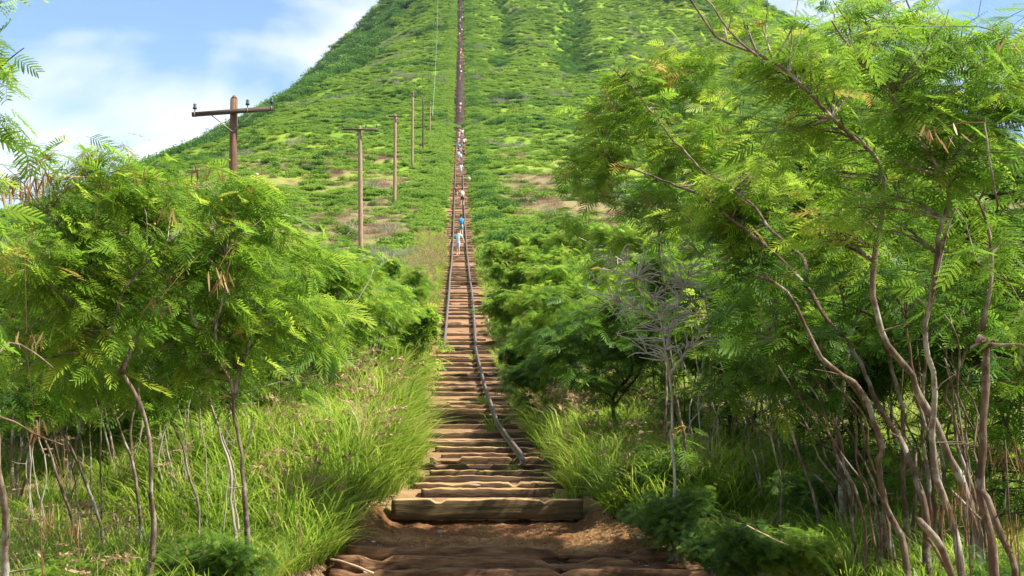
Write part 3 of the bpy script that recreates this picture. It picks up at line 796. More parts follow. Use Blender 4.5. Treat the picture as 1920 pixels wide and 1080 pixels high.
W = (.45, -.1, -.22)
def near_left():
    traced_tree(101,
        [([(282, 1040), (280, 930), (282, 850), (262, 760), (228, 700), (200, 640), (188, 560), (150, 470), (90, 400)], 13.0, 12.2, .045, .012),
         ([(200, 640), (230, 560), (290, 480), (330, 430)], 12.4, 12.2, .022, .008),
         ([(228, 700), (262, 620), (300, 570), (330, 500)], 12.5, 12.9, .02, .008),
         ([(195, 600), (120, 560), (60, 500), (20, 470)], 12.3, 11.8, .018, .007)],
        [(110, 350, 130, 75, 12), (60, 470, 120, 100, 11.8), (215, 420, 130, 105, 12.3), (150, 560, 150, 80, 12.4), (300, 350, 90, 60, 12.6), (60, 640, 100, 60, 12.0), (230, 330, 90, 60, 12.4), (60, 335, 80, 45, 12), (175, 295, 70, 35, 12.4), (300, 440, 80, 80, 12.6), (20, 560, 80, 70, 12), (270, 690, 110, 40, 13.2), (130, 700, 90, 35, 13)],
        'feathery leucaena with a forked brown trunk, hung with bunches of brown pods', dens=2.3, back=.30,
        pod_at=[(20, 335, 11.6, 12, .17, .5), (48, 345, 11.6, 12, .17, .55), (78, 315, 11.7, 7, .2, .3), (2, 350, 11.5, 8, .2, .6), (315, 385, 11.9, 6, .17, .75), (258, 318, 12, 3, .16, .1), (380, 318, 12, 3, .13, .4), (65, 790, 11, 8, .16, .6), (50, 625, 11, 8, .14, .7)],
        flower_at=[(112, 328, 11.7, 'w'), (240, 290, 12, 'y'), (95, 330, 11.8, 'y'), (180, 330, 11.9, 'y'), (60, 420, 11.5, 'y'), (290, 420, 11.9, 'y')],
        leaves=6, size=.225, temps=LT_SWEPT, wind=W, tint=.60)
    traced_tree(102,
        [([(470, 1050), (460, 960), (452, 880), (440, 780), (432, 720), (420, 690), (380, 620), (350, 560)], 13.6, 13.0, .045, .012),
         ([(440, 740), (450, 690), (470, 640), (480, 560)], 13.3, 13.4, .025, .008),
         ([(420, 690), (400, 620), (420, 520), (430, 420)], 13.2, 12.8, .024, .006)],
        [(400, 370, 85, 65, 12.8), (440, 460, 125, 100, 13), (330, 500, 110, 100, 13), (470, 580, 110, 85, 13.2), (380, 650, 120, 60, 13.2), (540, 500, 85, 90, 13.8), (540, 620, 80, 80, 14), (470, 370, 60, 50, 13.2), (605, 600, 55, 70, 14.4), (300, 620, 80, 50, 13.4), (450, 715, 110, 38, 13.9), (545, 700, 70, 45, 14.6)],
        'feathery leucaena at the edge of the grass bank, in front of the nearest pole', dens=2.3, back=.30,
        pod_at=[(405, 512, 12, 5, .17, .8), (425, 515, 12, 3, .16, .4), (375, 310, 12.3, 3, .14, .4), (300, 560, 12, 4, .14, .3)],
        flower_at=[(482, 327, 12.4, 'w'), (430, 300, 12.4, 'y'), (350, 345, 12.2, 'y'), (365, 345, 12.2, 'y'), (415, 375, 12.2, 'y')],
        leaves=6, size=.225, temps=LT_SWEPT, wind=W, tint=.57)
    traced_tree(103, [([(8, 1075), (14, 960), (2, 880), (-20, 760), (-60, 600), (-70, 300)], 10.4, 9.6, .05, .02),
                      ([(-70, 300), (-20, 160), (20, 115), (45, 90)], 9.4, 9.0, .016, .005),
                      ([(-60, 480), (-10, 350), (-5, 280)], 9.5, 9.2, .014, .005),
                      ([(-30, 700), (20, 640), (60, 660), (100, 690)], 10, 10.3, .016, .006)],
        [(20, 40, 75, 60, 9.0, .3), (5, 130, 55, 60, 9.0, .3), (-10, 215, 40, 45, 9.1, .25), (-120, 150, 90, 150, 9.2), (-100, 420, 100, 130, 9.4), (-60, 620, 90, 90, 9.6)],
        'tree at the left edge whose leafy branch reaches in against the sky', dens=.9, leaves=6, size=.22, wind=(.3, 0, -.25), tint=.5)
    traced_tree(104, [([(150, 1020), (120, 930), (95, 860), (72, 790), (60, 700), (40, 600)], 15, 14.5, .032, .01),
                      ([(190, 985), (160, 900), (125, 830), (100, 760), (60, 680), (0, 600)], 15.3, 14.5, .036, .012),
                      ([(150, 1010), (143, 930), (128, 850), (112, 790)], 15.4, 15.6, .018, .008)],
        [(40, 560, 110, 90, 14.6), (120, 640, 120, 70, 14.8), (20, 730, 90, 50, 14.6), (110, 740, 70, 30, 15)],
        'slender leucaena with two dark trunks leaning left, near the left edge', dens=1.0, leaves=8, size=.26, wind=W, tint=.40, leaf='leaf')
    traced_tree(105, [([(262, 1010), (255, 920), (240, 850), (222, 790), (197, 730), (190, 640)], 15.5, 15, .034, .012),
                      ([(372, 960), (352, 880), (328, 810), (302, 740), (288, 700), (300, 620)], 16, 15.6, .026, .01),
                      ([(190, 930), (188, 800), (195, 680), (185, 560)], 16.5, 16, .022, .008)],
        [(230, 620, 120, 80, 15.5), (330, 600, 90, 80, 15.8), (190, 530, 110, 80, 15.5), (260, 720, 90, 40, 15.6), (350, 745, 70, 30, 16)],
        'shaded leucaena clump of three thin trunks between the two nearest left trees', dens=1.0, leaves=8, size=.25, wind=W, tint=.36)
    traced_tree(106, [([(432, 880), (412, 820), (398, 760), (372, 700), (362, 640)], 16, 15.8, .03, .01),
                      ([(440, 900), (425, 850), (405, 790), (392, 730), (398, 680)], 16.2, 16, .022, .009),
                      ([(430, 860), (438, 830), (420, 800)], 16.1, 16, .012, .006),
                      ([(390, 900), (382, 820), (370, 740), (365, 690)], 17, 16.8, .014, .006)],
        [(400, 650, 110, 60, 16), (470, 640, 90, 60, 16.3), (360, 690, 70, 35, 15.8)],
        'pale slim trunks of a small leucaena beside the dark forked tree at left', dens=.9, leaves=7, size=.25, wind=W, wood='bark_pale', tint=.42)
def left_fans():
    q = random.Random(77)
    for i, (px0, row0, d, n, dx, dy, r0, wood, lab) in enumerate([
        (60, 960, 17.5, 4, -20, 260, .020, 'bark_pale', 'thin pale saplings behind the two dark trunks, far left'),
        (150, 950, 18.5, 4, 30, 250, .018, 'bark', 'thin brown saplings behind the forked trunk, left'),
        (330, 930, 18, 5, -20, 240, .018, 'bark_pale', 'thin pale saplings in the gap between the two nearest left trees'),
        (420, 890, 19, 4, 20, 220, .018, 'bark', 'thin brown saplings just behind the dark forked tree, left'),
        (590, 745, 25, 5, 10, 150, .022, 'bark_pale', 'bare pale stems at the top of the grass bank, left'),
        (660, 730, 28, 4, 20, 130, .022, 'bark_pale', 'few pale stems at the top of the grass bank, nearer the steps')]):
        st = []
        for k in range(n):
            b = px0 + q.uniform(-32, 32); lx = dx + q.uniform(-45, 45); w_ = q.uniform(-16, 16)
            st.append(([(b, row0), (b + lx * .3 + w_, row0 - dy * .35), (b + lx * .6 - w_, row0 - dy * .7), (b + lx, row0 - dy * q.uniform(.85, 1.1))], d, d, r0 * q.uniform(.7, 1.2), .006))
        traced_tree(240 + i, st, [(px0 + dx, row0 - dy * 1.05, 75, 55, d), (px0 + dx - 40, row0 - dy * .8, 60, 35, d)], lab, wood=wood, leaves=7, size=.22, dens=.8, wind=W, tint=.45, name='sapling_clump', cat='saplings')
near_left()
left_fans()

def near_right():
    traced_tree(201,
        [([(1690, 1010), (1662, 945), (1645, 862), (1655, 838), (1625, 755), (1600, 720), (1540, 670), (1510, 605), (1475, 545), (1420, 518)], 12.4, 11.8, .052, .017),
         ([(1730, 930), (1695, 840), (1640, 740), (1605, 660), (1550, 595), (1512, 535), (1460, 480), (1405, 430), (1320, 370), (1255, 342), (1185, 320), (1150, 305)], 12.6, 16.6, .048, .012),
         ([(1512, 535), (1500, 480), (1440, 425), (1400, 370), (1325, 325), (1260, 255), (1195, 180), (1135, 120)], 13.6, 16.8, .028, .009),
         ([(1230, 340), (1250, 300), (1278, 295)], 16.4, 16.4, .012, .006)],
        [(1140, 240, 85, 90, 16.6), (1230, 190, 95, 80, 16.6), (1270, 330, 110, 80, 16.4), (1140, 400, 80, 75, 16.6), (1330, 260, 100, 90, 16.2), (1380, 400, 110, 60, 15.4), (1290, 110, 80, 55, 16.4), (1430, 330, 100, 70, 15), (1190, 150, 75, 50, 16.6), (1100, 330, 50, 60, 16.8)],
        'leucaena with long crooked branches reaching left over the mountain view', dens=1.6, back=.4, wood='bark_red', leaves=6, size=.225, wind=(-.3, 0, -.1), tint=.55,
        flower_at=[(1395, 60, 16, 'w'), (1278, 128, 16, 'y'), (1360, 172, 16, 'y'), (1488, 188, 11, 'w'), (1300, 215, 16, 'y'), (1270, 110, 16, 'y'), (1140, 185, 16, 'y')])
    traced_tree(202,
        [([(1815, 930), (1780, 860), (1750, 790), (1722, 740), (1714, 708), (1662, 648), (1635, 560), (1640, 470), (1660, 380), (1650, 305), (1585, 240), (1545, 200), (1475, 140), (1420, 105), (1340, 65), (1290, 0), (1262, -40)], 11.6, 10.0, .055, .010),
         ([(1420, 105), (1370, 60), (1335, 10), (1300, -30)], 10.2, 10.2, .013, .007)],
        [(1480, 230, 110, 80, 10.6), (1390, 170, 80, 60, 10.5), (1560, 330, 110, 80, 10.8), (1500, 90, 100, 60, 10.4), (1600, 180, 90, 70, 10.5), (1440, 20, 90, 50, 10.2), (1560, 440, 110, 60, 11), (1380, 60, 50, 40, 10.3), (1560, 120, 90, 70, 11.2), (1480, 330, 100, 60, 11.4), (1600, 20, 90, 50, 11.4)],
        'tall leucaena whose long pale bough rises to the top edge of the picture', dens=1.75, back=.4, leaves=6, size=.20, temps=LT_MIX, wind=(-.2, 0, -.1), tint=.54)
    traced_tree(203,
        [([(1790, 1000), (1760, 900), (1752, 800), (1748, 700), (1735, 600), (1760, 480), (1775, 348), (1705, 240), (1600, 100), (1560, 40)], 10.6, 9.4, .05, .009),
         ([(1840, 620), (1860, 480), (1835, 375), (1775, 345), (1680, 300)], 10, 9.6, .022, .008),
         ([(1872, 388), (1862, 330), (1845, 230)], 9.2, 9.0, .012, .007)],
        [(1680, 100, 130, 90, 9.4), (1820, 160, 130, 110, 9.2), (1700, 250, 120, 80, 9.6), (1640, 390, 120, 70, 10), (1780, 430, 130, 80, 9.8), (1880, 330, 90, 90, 9.2), (1640, 20, 120, 45, 9.5), (1830, 30, 120, 60, 9.2), (1740, 40, 100, 60, 10.2), (1880, 90, 80, 80, 9.8), (1720, 330, 100, 60, 9.8), (1560, 30, 80, 40, 10)],
        'thick-crowned leucaena filling the upper right corner', dens=1.85, back=.35, leaves=6, size=.20, temps=LT_MIX, wind=(0, 0, -.2), tint=.45,
        fine_blobs=[(1860, 120, 80, 70, 8.2, .25), (1760, 60, 90, 50, 8.4, .25), (1640, 110, 80, 60, 8.6, .25), (1880, 470, 70, 70, 7.6, .25), (1900, 620, 60, 60, 7.8, .25), (1760, 150, 70, 50, 8.4, .25)],
        pod_at=[(1748, 245, 9, 4, .1, .3), (1765, 240, 9, 4, .08, .9), (1885, 75, 8.5, 4, .09, .9)])
    traced_tree(204,
        [([(1868, 1079), (1850, 1000), (1838, 930), (1843, 850), (1848, 760), (1847, 690), (1840, 635), (1835, 640)], 8.6, 8.4, .040, .030),
         ([(1848, 648, 1), (1880, 648), (1935, 652)], 8.4, 8.2, .017, .012),
         ([(1820, 652, 1), (1843, 645), (1870, 640)], 8.4, 8.4, .012, .012),
         ([(1905, 1100), (1870, 980), (1842, 920)], 8.3, 8.5, .05, .02)],
        [],
        'reddish broken-off trunk with a horizontal stub branch, at the right edge', wood='bark_red', name='broken_tree', leaves=0)
    traced_tree(205,
        [([(1660, 1000), (1655, 900), (1645, 820), (1610, 740), (1560, 690), (1500, 650), (1450, 640)], 13.6, 13.2, .036, .012),
         ([(1700, 960), (1692, 840), (1690, 760), (1672, 690), (1650, 600), (1640, 540)], 13.8, 13.6, .04, .018),
         ([(1745, 960), (1735, 840), (1730, 740), (1742, 640), (1752, 560)], 14, 13.9, .034, .015),
         ([(1600, 960), (1590, 880), (1560, 800), (1520, 750), (1470, 715)], 13.9, 13.4, .026, .009),
         ([(1640, 940), (1610, 850), (1580, 790), (1530, 740)], 13.7, 13.5, .022, .01)],
        [(1480, 640, 110, 60, 13.2), (1400, 720, 110, 55, 13.6), (1560, 560, 120, 60, 13.4), (1480, 540, 120, 60, 13.6), (1400, 690, 70, 50, 13.9), (1520, 740, 90, 45, 13.4), (1680, 560, 100, 60, 13.8)],
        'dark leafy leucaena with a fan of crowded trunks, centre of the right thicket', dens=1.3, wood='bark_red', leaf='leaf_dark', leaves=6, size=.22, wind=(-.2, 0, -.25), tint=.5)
    traced_tree(206,
        [([(1820, 900), (1800, 840), (1790, 780), (1770, 740), (1795, 700), (1812, 640), (1800, 560)], 12.4, 12.2, .034, .014),
         ([(1810, 820), (1812, 760), (1815, 700)], 12.6, 12.6, .02, .014),
         ([(1762, 925), (1755, 850), (1735, 800), (1720, 760), (1712, 700), (1700, 600)], 12.9, 12.7, .03, .015)],
        [(1860, 560, 120, 60, 12), (1740, 520, 110, 60, 12.4), (1900, 700, 80, 50, 12.4), (1660, 480, 110, 60, 12.2)],
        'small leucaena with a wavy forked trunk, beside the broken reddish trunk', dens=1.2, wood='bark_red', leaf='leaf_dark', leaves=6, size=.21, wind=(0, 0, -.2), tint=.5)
    traced_tree(207,
        [([(1535, 952), (1515, 895), (1495, 840), (1478, 790), (1440, 720)], 15.4, 15.2, .03, .015),
         ([(1460, 890), (1450, 840), (1440, 780)], 15.9, 15.8, .022, .012)],
        [(1400, 600, 90, 60, 15.2), (1440, 690, 80, 45, 15.2), (1560, 650, 90, 50, 15.6)],
        'leaning pale trunk standing free in front of the light grass, right thicket', dens=1.0, leaves=8, size=.24, wind=(-.2, 0, -.2), tint=.45, leaf='leaf_dark', wood='bark')
    traced_tree(208,
        [([(1290, 870), (1275, 780), (1262, 700), (1250, 590), (1245, 540), (1235, 420), (1240, 360)], 18.5, 18.0, .032, .010),
         ([(1250, 850), (1248, 760), (1246, 640), (1240, 560)], 18.9, 18.8, .026, .012),
         ([(1330, 770), (1330, 680), (1328, 600), (1325, 540)], 20, 20, .03, .015),
         ([(1240, 545), (1200, 500), (1150, 470)], 18.4, 18.2, .014, .007)],
        [(1230, 390, 80, 40, 18.2), (1300, 420, 70, 40, 18.4), (1380, 480, 80, 50, 19), (1290, 850, 60, 40, 18.6)],
        'upright slender trunks of a leucaena in the middle of the right side, crown high', dens=.9, leaves=7, size=.26, wind=(-.2, 0, -.1), tint=.36)
    traced_tree(209,
        [([(1155, 812), (1152, 745), (1180, 705), (1183, 650), (1178, 610), (1150, 580)], 23.5, 23.2, .055, .022),
         ([(1165, 735), (1200, 690), (1215, 640), (1220, 600)], 23.4, 23.5, .028, .014),
         ([(1153, 760), (1180, 730), (1200, 735), (1215, 750)], 23.4, 23.4, .018, .008)],
        [(1100, 600, 80, 60, 23), (1080, 690, 75, 55, 23), (1180, 590, 60, 45, 23.4), (1130, 740, 60, 30, 23), (1040, 640, 50, 50, 23.4), (1210, 650, 50, 40, 23.6)],
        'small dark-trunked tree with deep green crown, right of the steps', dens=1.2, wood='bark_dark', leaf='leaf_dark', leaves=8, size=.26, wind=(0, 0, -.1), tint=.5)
    traced_tree(211,
        [([(1580, 930), (1570, 800), (1590, 640), (1560, 480), (1520, 360), (1500, 240)], 16.2, 16, .045, .012),
         ([(1590, 640), (1640, 520), (1680, 380), (1720, 240), (1730, 130), (1700, 0), (1650, -130)], 16.1, 16.8, .03, .009),
         ([(1570, 800), (1500, 660), (1430, 540), (1390, 420)], 16.1, 15.8, .03, .009)],
        [(1380, 420, 100, 90, 15.9), (1500, 330, 110, 100, 16), (1620, 260, 110, 110, 16.2), (1730, 160, 100, 90, 16.3), (1560, 480, 130, 90, 16), (1700, 400, 120, 100, 16.3), (1600, 120, 90, 70, 16.4), (1420, 560, 100, 60, 15.8),
         (1600, -150, 130, 80, 17.2, .6), (1800, -140, 130, 80, 17.1, .6), (1700, -60, 110, 50, 17.1, .5)],  # crown above the frame, out of view, added to shade the dirt
        'tallest leucaena, its unseen top added for shade, standing back in the right thicket behind the fan of trunks', dens=1.4, leaves=8, size=.24, wind=(-.1, 0, -.1), tint=.45)
    traced_tree(212,
        [([(1960, 980), (1940, 800), (1900, 600), (1860, 420), (1830, 240), (1800, 120)], 13.5, 13, .045, .012),
         ([(1900, 600), (1960, 450), (1980, 300)], 13.3, 13.2, .028, .01)],
        [(1830, 200, 120, 100, 13), (1900, 340, 110, 110, 13.2), (1920, 120, 110, 100, 13), (1800, 400, 110, 90, 13.2), (1880, 500, 100, 80, 13.3), (1960, 620, 90, 80, 13.3), (1760, 60, 90, 60, 13)],
        'leafy leucaena behind the broken trunk, filling the right edge', dens=1.6, leaves=8, size=.23, wind=(-.1, 0, -.1), tint=.40)
    def fan(seed, px0, row0, d, n, dx, dy, r0, lab, wood='bark_red', leaf='leaf', blobs=None, dens=.6):
        q = random.Random(seed); st = []
        for i in range(n):
            b = px0 + q.uniform(-30, 30); lx = dx * q.uniform(.5, 1.35); ly = dy * q.uniform(.75, 1.2); k = q.uniform(-28, 28)
            st.append(([(b, row0 + q.uniform(-10, 10)), (b + lx * .22 + k * .5, row0 - ly * .28), (b + lx * .45 - k * .6, row0 - ly * .55), (b + lx * .8 + k * .5, row0 - ly * .8), (b + lx, row0 - ly)], d + q.uniform(-.3, .3), d + q.uniform(-.6, .6), r0 * q.uniform(.7, 1.2), .008))
        bl = blobs or [(px0 + dx * .9, row0 - dy * 1.02, 90, 50, d)]
        traced_tree(seed, st, bl, lab, wood=wood, leaf=leaf, leaves=7, size=.22, dens=dens, wind=(-.2, 0, -.2), tint=.5)
    fan(220, 1640, 945, 13.2, 5, -150, 330, .026, 'clump of thin dark stems fanning left, foot of the right thicket')
    fan(221, 1740, 930, 14.6, 5, -90, 340, .026, 'clump of thin dark stems behind the wavy forked trunk', leaf='leaf_dark')
    fan(222, 1590, 930, 15.8, 5, -170, 260, .022, 'clump of spindly stems leaning left beside the leaning pale trunk', leaf='leaf_dark')
    fan(223, 1830, 930, 11.8, 4, -60, 330, .024, 'clump of thin stems just left of the broken reddish trunk')
    fan(224, 1450, 900, 18.5, 5, -90, 260, .022, 'spindly clump of stems at the back, left part of the right thicket', wood='bark')
    fan(225, 1330, 870, 21, 5, -40, 270, .024, 'spindly grey stems beside the slender upright trunks', wood='bark_pale')
    # bare grey tree
    t = Tree(210)
    base = None
    for pix, d0, d1, r0, r1 in [([(1262, 800), (1258, 700), (1250, 655), (1225, 560), (1180, 510), (1120, 470), (1085, 445)], 20.5, 19.5, .035, .006),
                                ([(1250, 655), (1265, 580), (1300, 500), (1330, 450), (1345, 400)], 20.4, 20.2, .022, .006),
                                ([(1240, 610), (1190, 570), (1140, 560), (1100, 540)], 20.2, 19.8, .016, .005),
                                ([(1258, 700), (1300, 640), (1340, 600), (1390, 590)], 20.5, 20.6, .02, .006)]:
        pts = [PT(p[0], p[1], .84 * (d0 + (d1 - d0) * i / (len(pix) - 1))) for i, p in enumerate(pix)]
        if base is None:
            g = float(GZ(pts[0][0], pts[0][1])); pts = [np.array([pts[0][0], pts[0][1], g - .05])] + pts; base = np.array([pts[0][0], pts[0][1], g])
        t.stem(pts, r0, r1, jit=.02)
    P_ = blob_points(t.r, [(1180, 520, 95, 60, 16.6), (1270, 540, 90, 90, 17.0), (1340, 480, 60, 60, 17.1), (1330, 600, 70, 50, 17.1), (1130, 500, 50, 40, 16.5), (1220, 620, 80, 60, 17.1), (1150, 540, 70, 60, 16.8), (1300, 420, 60, 50, 17.0), (1250, 480, 80, 60, 16.8)], 4.5)
    t.grow(P_, leaves=0, twig_r=.013)
    t.finish('bare_tree', base, M['bark_grey'], M['leaf'], label='leafless tangle of pale grey branches behind the slender trunks at right', cat='dead tree', trunk='branches')
near_right()

# ------------------------------------------------------------------ generic trees, copied behind the near ones
def proto_tree(seed, h=3.8, leafsize=.27, leaf='leaf', wood='bark', low=False, spread=1.25, tint=.5, dens=1.0, temps=None, stems=4):
    t = Tree(seed); r = t.r
    blobs = []
    for i in range(stems):
        az = r.rand() * 6.28 + i * 6.28 / stems; rr = spread * r.uniform(.35, .85)
        top = np.array([math.cos(az) * rr, math.sin(az) * rr, h * r.uniform(.62, .9)])
        b = np.array([math.cos(az) * .08, math.sin(az) * .08, -.08])
        mid = (b + top) / 2 + r.randn(3) * [.16, .16, .05]; mid[:2] *= .7
        t.stem([b, mid, top], .036 * r.uniform(.8, 1.2), .009, sides=6)
        blobs.append((top * [1, 1, 1.0], r.uniform(.55, .8)))
        m2 = mid + (top - mid) * .4; az2 = r.rand() * 6.28
        t2 = m2 + np.array([math.cos(az2) * .7, math.sin(az2) * .7, r.uniform(.1, .6)])
        t.stem([m2, (m2 + t2) / 2 + [0, 0, .08], t2], .016, .006, sides=5)
        blobs.append((t2, r.uniform(.4, .65)))
    P_ = []
    for c, rad in blobs:
        n = int(34 * dens * rad ** 2 / .36)
        q = r.randn(n, 3); q /= np.linalg.norm(q, axis=1)[:, None]; q *= (r.rand(n) ** .45)[:, None]
        P_.append(c + q * [rad, rad, rad * .62])
    if low:
        n = int(50 * dens); a = r.rand(n) * 6.28; q = np.sqrt(r.rand(n)) * spread
        P_.append(np.stack([np.cos(a) * q, np.sin(a) * q, r.uniform(.3, h * .55, n)], -1))
    P_ = np.vstack(P_); P_ = P_[P_[:, 2] > .25]
    t.grow(P_, leaves=8, size=leafsize * .88, wind=(.25, 0, -.2), tint=tint, temps=temps)
    return t

protos = {}
def make_proto(key, **kw):
    lf, wd = kw.get('leaf', 'leaf'), kw.get('wood', 'bark')
    t = proto_tree(**kw)
    w = t.wood.mesh('trunk', M[wd], True); c = t.leafs.mesh('crown', M[lf])
    protos[key] = (w, c)
for i in range(3):
    make_proto('bright%d' % i, seed=300 + i, tint=.56, low=(i == 1))
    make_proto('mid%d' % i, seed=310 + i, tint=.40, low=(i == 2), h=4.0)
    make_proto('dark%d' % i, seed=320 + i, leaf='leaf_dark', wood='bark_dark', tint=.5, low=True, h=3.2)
for i in range(3):
    make_proto('shrub%d' % i, seed=350 + i, leaf='leaf_dark' if i else 'leaf', tint=.5, low=True, h=1.15, spread=.75, leafsize=.20, dens=.8)
for i in range(2):
    make_proto('wide%d' % i, seed=330 + i, tint=.54, low=True, h=3.0, temps=LT_LOW, spread=1.7, leafsize=.34, stems=5)
    make_proto('widedark%d' % i, seed=340 + i, tint=.5, leaf='leaf_dark', low=True, h=2.8, temps=LT_LOW, spread=1.6, leafsize=.34, stems=5)

def place_tree(key, x, y, s, label, group, rz=None, sz=1.0, name='leucaena_tree', cat='tree'):
    root = empty(name, (x, y, PZ(x, y) - .03), rnd.uniform(0, 6.28) if rz is None else rz)
    root.scale = (s, s, s * sz)
    w, c = protos[key]
    link(bpy.data.objects.new('trunk', w), root); link(bpy.data.objects.new('crown', c), root)
    tag(root, label, cat, group)
    return root

def at_px(px, d): return (px - 960.0) * d / F_PX
def mid_trees():
    GL, GR = 'leucaena trees behind the left thicket', 'leucaena trees behind the right thicket'
    # (px, distance, kind, scale, label)
    L = [(90, 23, 'wide0', .8, 'low spreading tree seen under the left canopy, farthest left'), (215, 24, 'wide1', .8, 'low spreading tree seen under the left canopy behind the forked trunk'), (350, 25, 'wide0', .8, 'low spreading tree seen under the left canopy, middle'), (450, 29, 'wide1', .85, 'low spreading tree behind the grass bank'),
         (30, 19, 'mid0', 1.0, 'leafy tree behind the leaning dark trunks at the left edge'),
         (130, 21, 'bright0', 1.0, 'bright tree behind the leftmost pair of dark trunks'),
         (240, 20, 'mid1', .95, 'shaded tree glimpsed between the nearest forked trunks'),
         (340, 22, 'bright1', .95, 'bright low tree between the two nearest left trunks'),
         (-60, 24, 'dark0', 1.1, 'dark tree at the far left edge behind the thicket'),
         (70, 27, 'dark1', 1.15, 'deep green tree in the gap between the leftmost trunks'),
         (180, 28, 'bright2', 1.1, 'yellow-green tree behind the forked trunk'),
         (290, 27, 'dark2', 1.1, 'dark bushy tree behind the forked trunk'),
         (400, 26, 'mid2', 1.0, 'tree behind the pale slim trunks at left'),
         (470, 24, 'bright0', .9, 'bright tree rising just behind the grass bank'),
         (545, 24.5, 'mid0', .92, 'tree with thin pale trunks at the top of the grass bank'),
         (600, 27, 'bright1', .95, 'bright feathery tree over the upper grass bank'),
         (655, 29, 'bright2', .90, 'feathery tree with bare pale twigs below, upper grass bank'),
         (700, 33, 'bright0', .92, 'bright low tree left of the steps, above the grass bank'),
         (755, 36, 'wide0', .80, 'broad bright bush-like tree closest to the left rail end'),
         (620, 34, 'mid1', 1.0, 'tree behind the feathery one above the grass bank'),
         (540, 32, 'bright2', 1.05, 'tree halfway up between the near thicket and the second pole'),
         (450, 34, 'bright1', 1.15, 'tall bright tree under the nearest pole'),
         (360, 36, 'mid0', 1.15, 'tree just below the left end of the nearest crossarm'),
         (250, 36, 'bright0', 1.2, 'tree behind the near left crown against the hill foot'),
         (120, 38, 'mid1', 1.2, 'tree at the left against the sky'),
         (700, 43, 'wide1', .85, 'low spreading tree left of the steps beside the dry grey brush'),
         (770, 46, 'bright1', .72, 'small bright tree by the yellow grass strip'),
         (640, 44, 'wide0', .9, 'low spreading tree below the second pole'),
         (560, 43, 'bright2', .95, 'bright tree left of the second pole foot'),
         (480, 46, 'wide1', .95, 'spreading tree on the slope right of the nearest pole'),
         (590, 53, 'mid2', .8, 'darker round tree on the slope left of the second pole'),
         (700, 56, 'wide0', .75, 'small spreading tree right of the second pole foot')]
    for i, (px, d, k, s, lab) in enumerate(L):
        place_tree(k, at_px(px, d), d, s, lab, GL)
    Rr = [(1010, 29, 'dark1', .62, 'dark round tree beside the lower steps, right'),
          (985, 36, 'widedark0', .52, 'dark low tree hugging the right edge of the steps'),
          (1060, 31, 'bright2', .80, 'green tree behind the dark-trunked small tree'),
          (1010, 40, 'bright1', .72, 'bright crooked-stemmed tree right of the steps'),
          (1085, 38, 'bright0', .95, 'tree behind the dark tree right of the steps'),
          (1140, 29, 'dark2', .9, 'dark tree overhanging the small dark trunk'),
          (1180, 34, 'bright2', 1.0, 'bright tree behind the bare grey branches'),
          (1240, 27, 'mid2', 1.0, 'tree behind the slender upright trunks'),
          (1290, 23, 'dark0', .85, 'dark tree at the foot of the bare grey branches'),
          (1340, 30, 'bright0', 1.15, 'bright tree behind the right thicket, left part'),
          (1390, 22, 'dark1', .95, 'dark tree inside the right thicket'),
          (1450, 26, 'mid0', 1.15, 'tree behind the fan of trunks'),
          (1500, 20, 'bright1', .9, 'light green tree seen through the fan of trunks'),
          (1560, 24, 'mid1', 1.1, 'tree behind the thick of the right thicket'),
          (1610, 19, 'dark2', .9, 'dark low tree seen between the crowded trunks'),
          (1680, 22, 'bright2', 1.1, 'light tree behind the crowded trunks at right'),
          (1740, 18, 'mid2', .95, 'shaded tree behind the tall trunk with the pale bough'),
          (1800, 21, 'bright0', 1.1, 'bright tree seen beyond the wavy forked trunk'),
          (1870, 17, 'bright1', .95, 'light green tree behind the broken reddish trunk'),
          (1930, 19, 'mid0', 1.1, 'tree at the right edge behind the broken trunk'),
          (1990, 15, 'dark0', 1.1, 'dark tree just beyond the right edge'),
          (960, 47, 'wide0', .60, 'small spreading tree close to the right rail, middle distance'),
          (1030, 50, 'bright0', .8, 'bright tree up the slope right of the steps'),
          (1100, 48, 'wide1', .95, 'spreading tree up the slope behind the bare branches'),
          (960, 58, 'wide0', .6, 'low rounded light tree beside the middle steps'),
          (1010, 60, 'wide1', .85, 'broad light tree on the slope right of the middle steps'),
          (1080, 62, 'bright2', .95, 'light tree on the slope behind the right thicket'),
          (1160, 56, 'bright1', 1.0, 'tree far behind the crooked left-reaching branches'),
          (1240, 44, 'bright1', 1.2, 'tall bright tree behind the right thicket'),
          (1340, 42, 'bright0', 1.3, 'tall tree behind the right thicket crown'),
          (1450, 40, 'bright2', 1.3, 'tree on the slope behind the right crowns'),
          (940, 70, 'wide0', .62, 'small round light tree next to the rails'),
          (930, 84, 'wide0', .45, 'small rounded bush-like tree next to the rails below the lowest hiker'),
          (1000, 78, 'wide1', .8, 'spreading tree on the open slope right of the rails')]
    for i, (px, d, k, s, lab) in enumerate(Rr):
        place_tree(k, at_px(px, d), d, s, lab, GR)
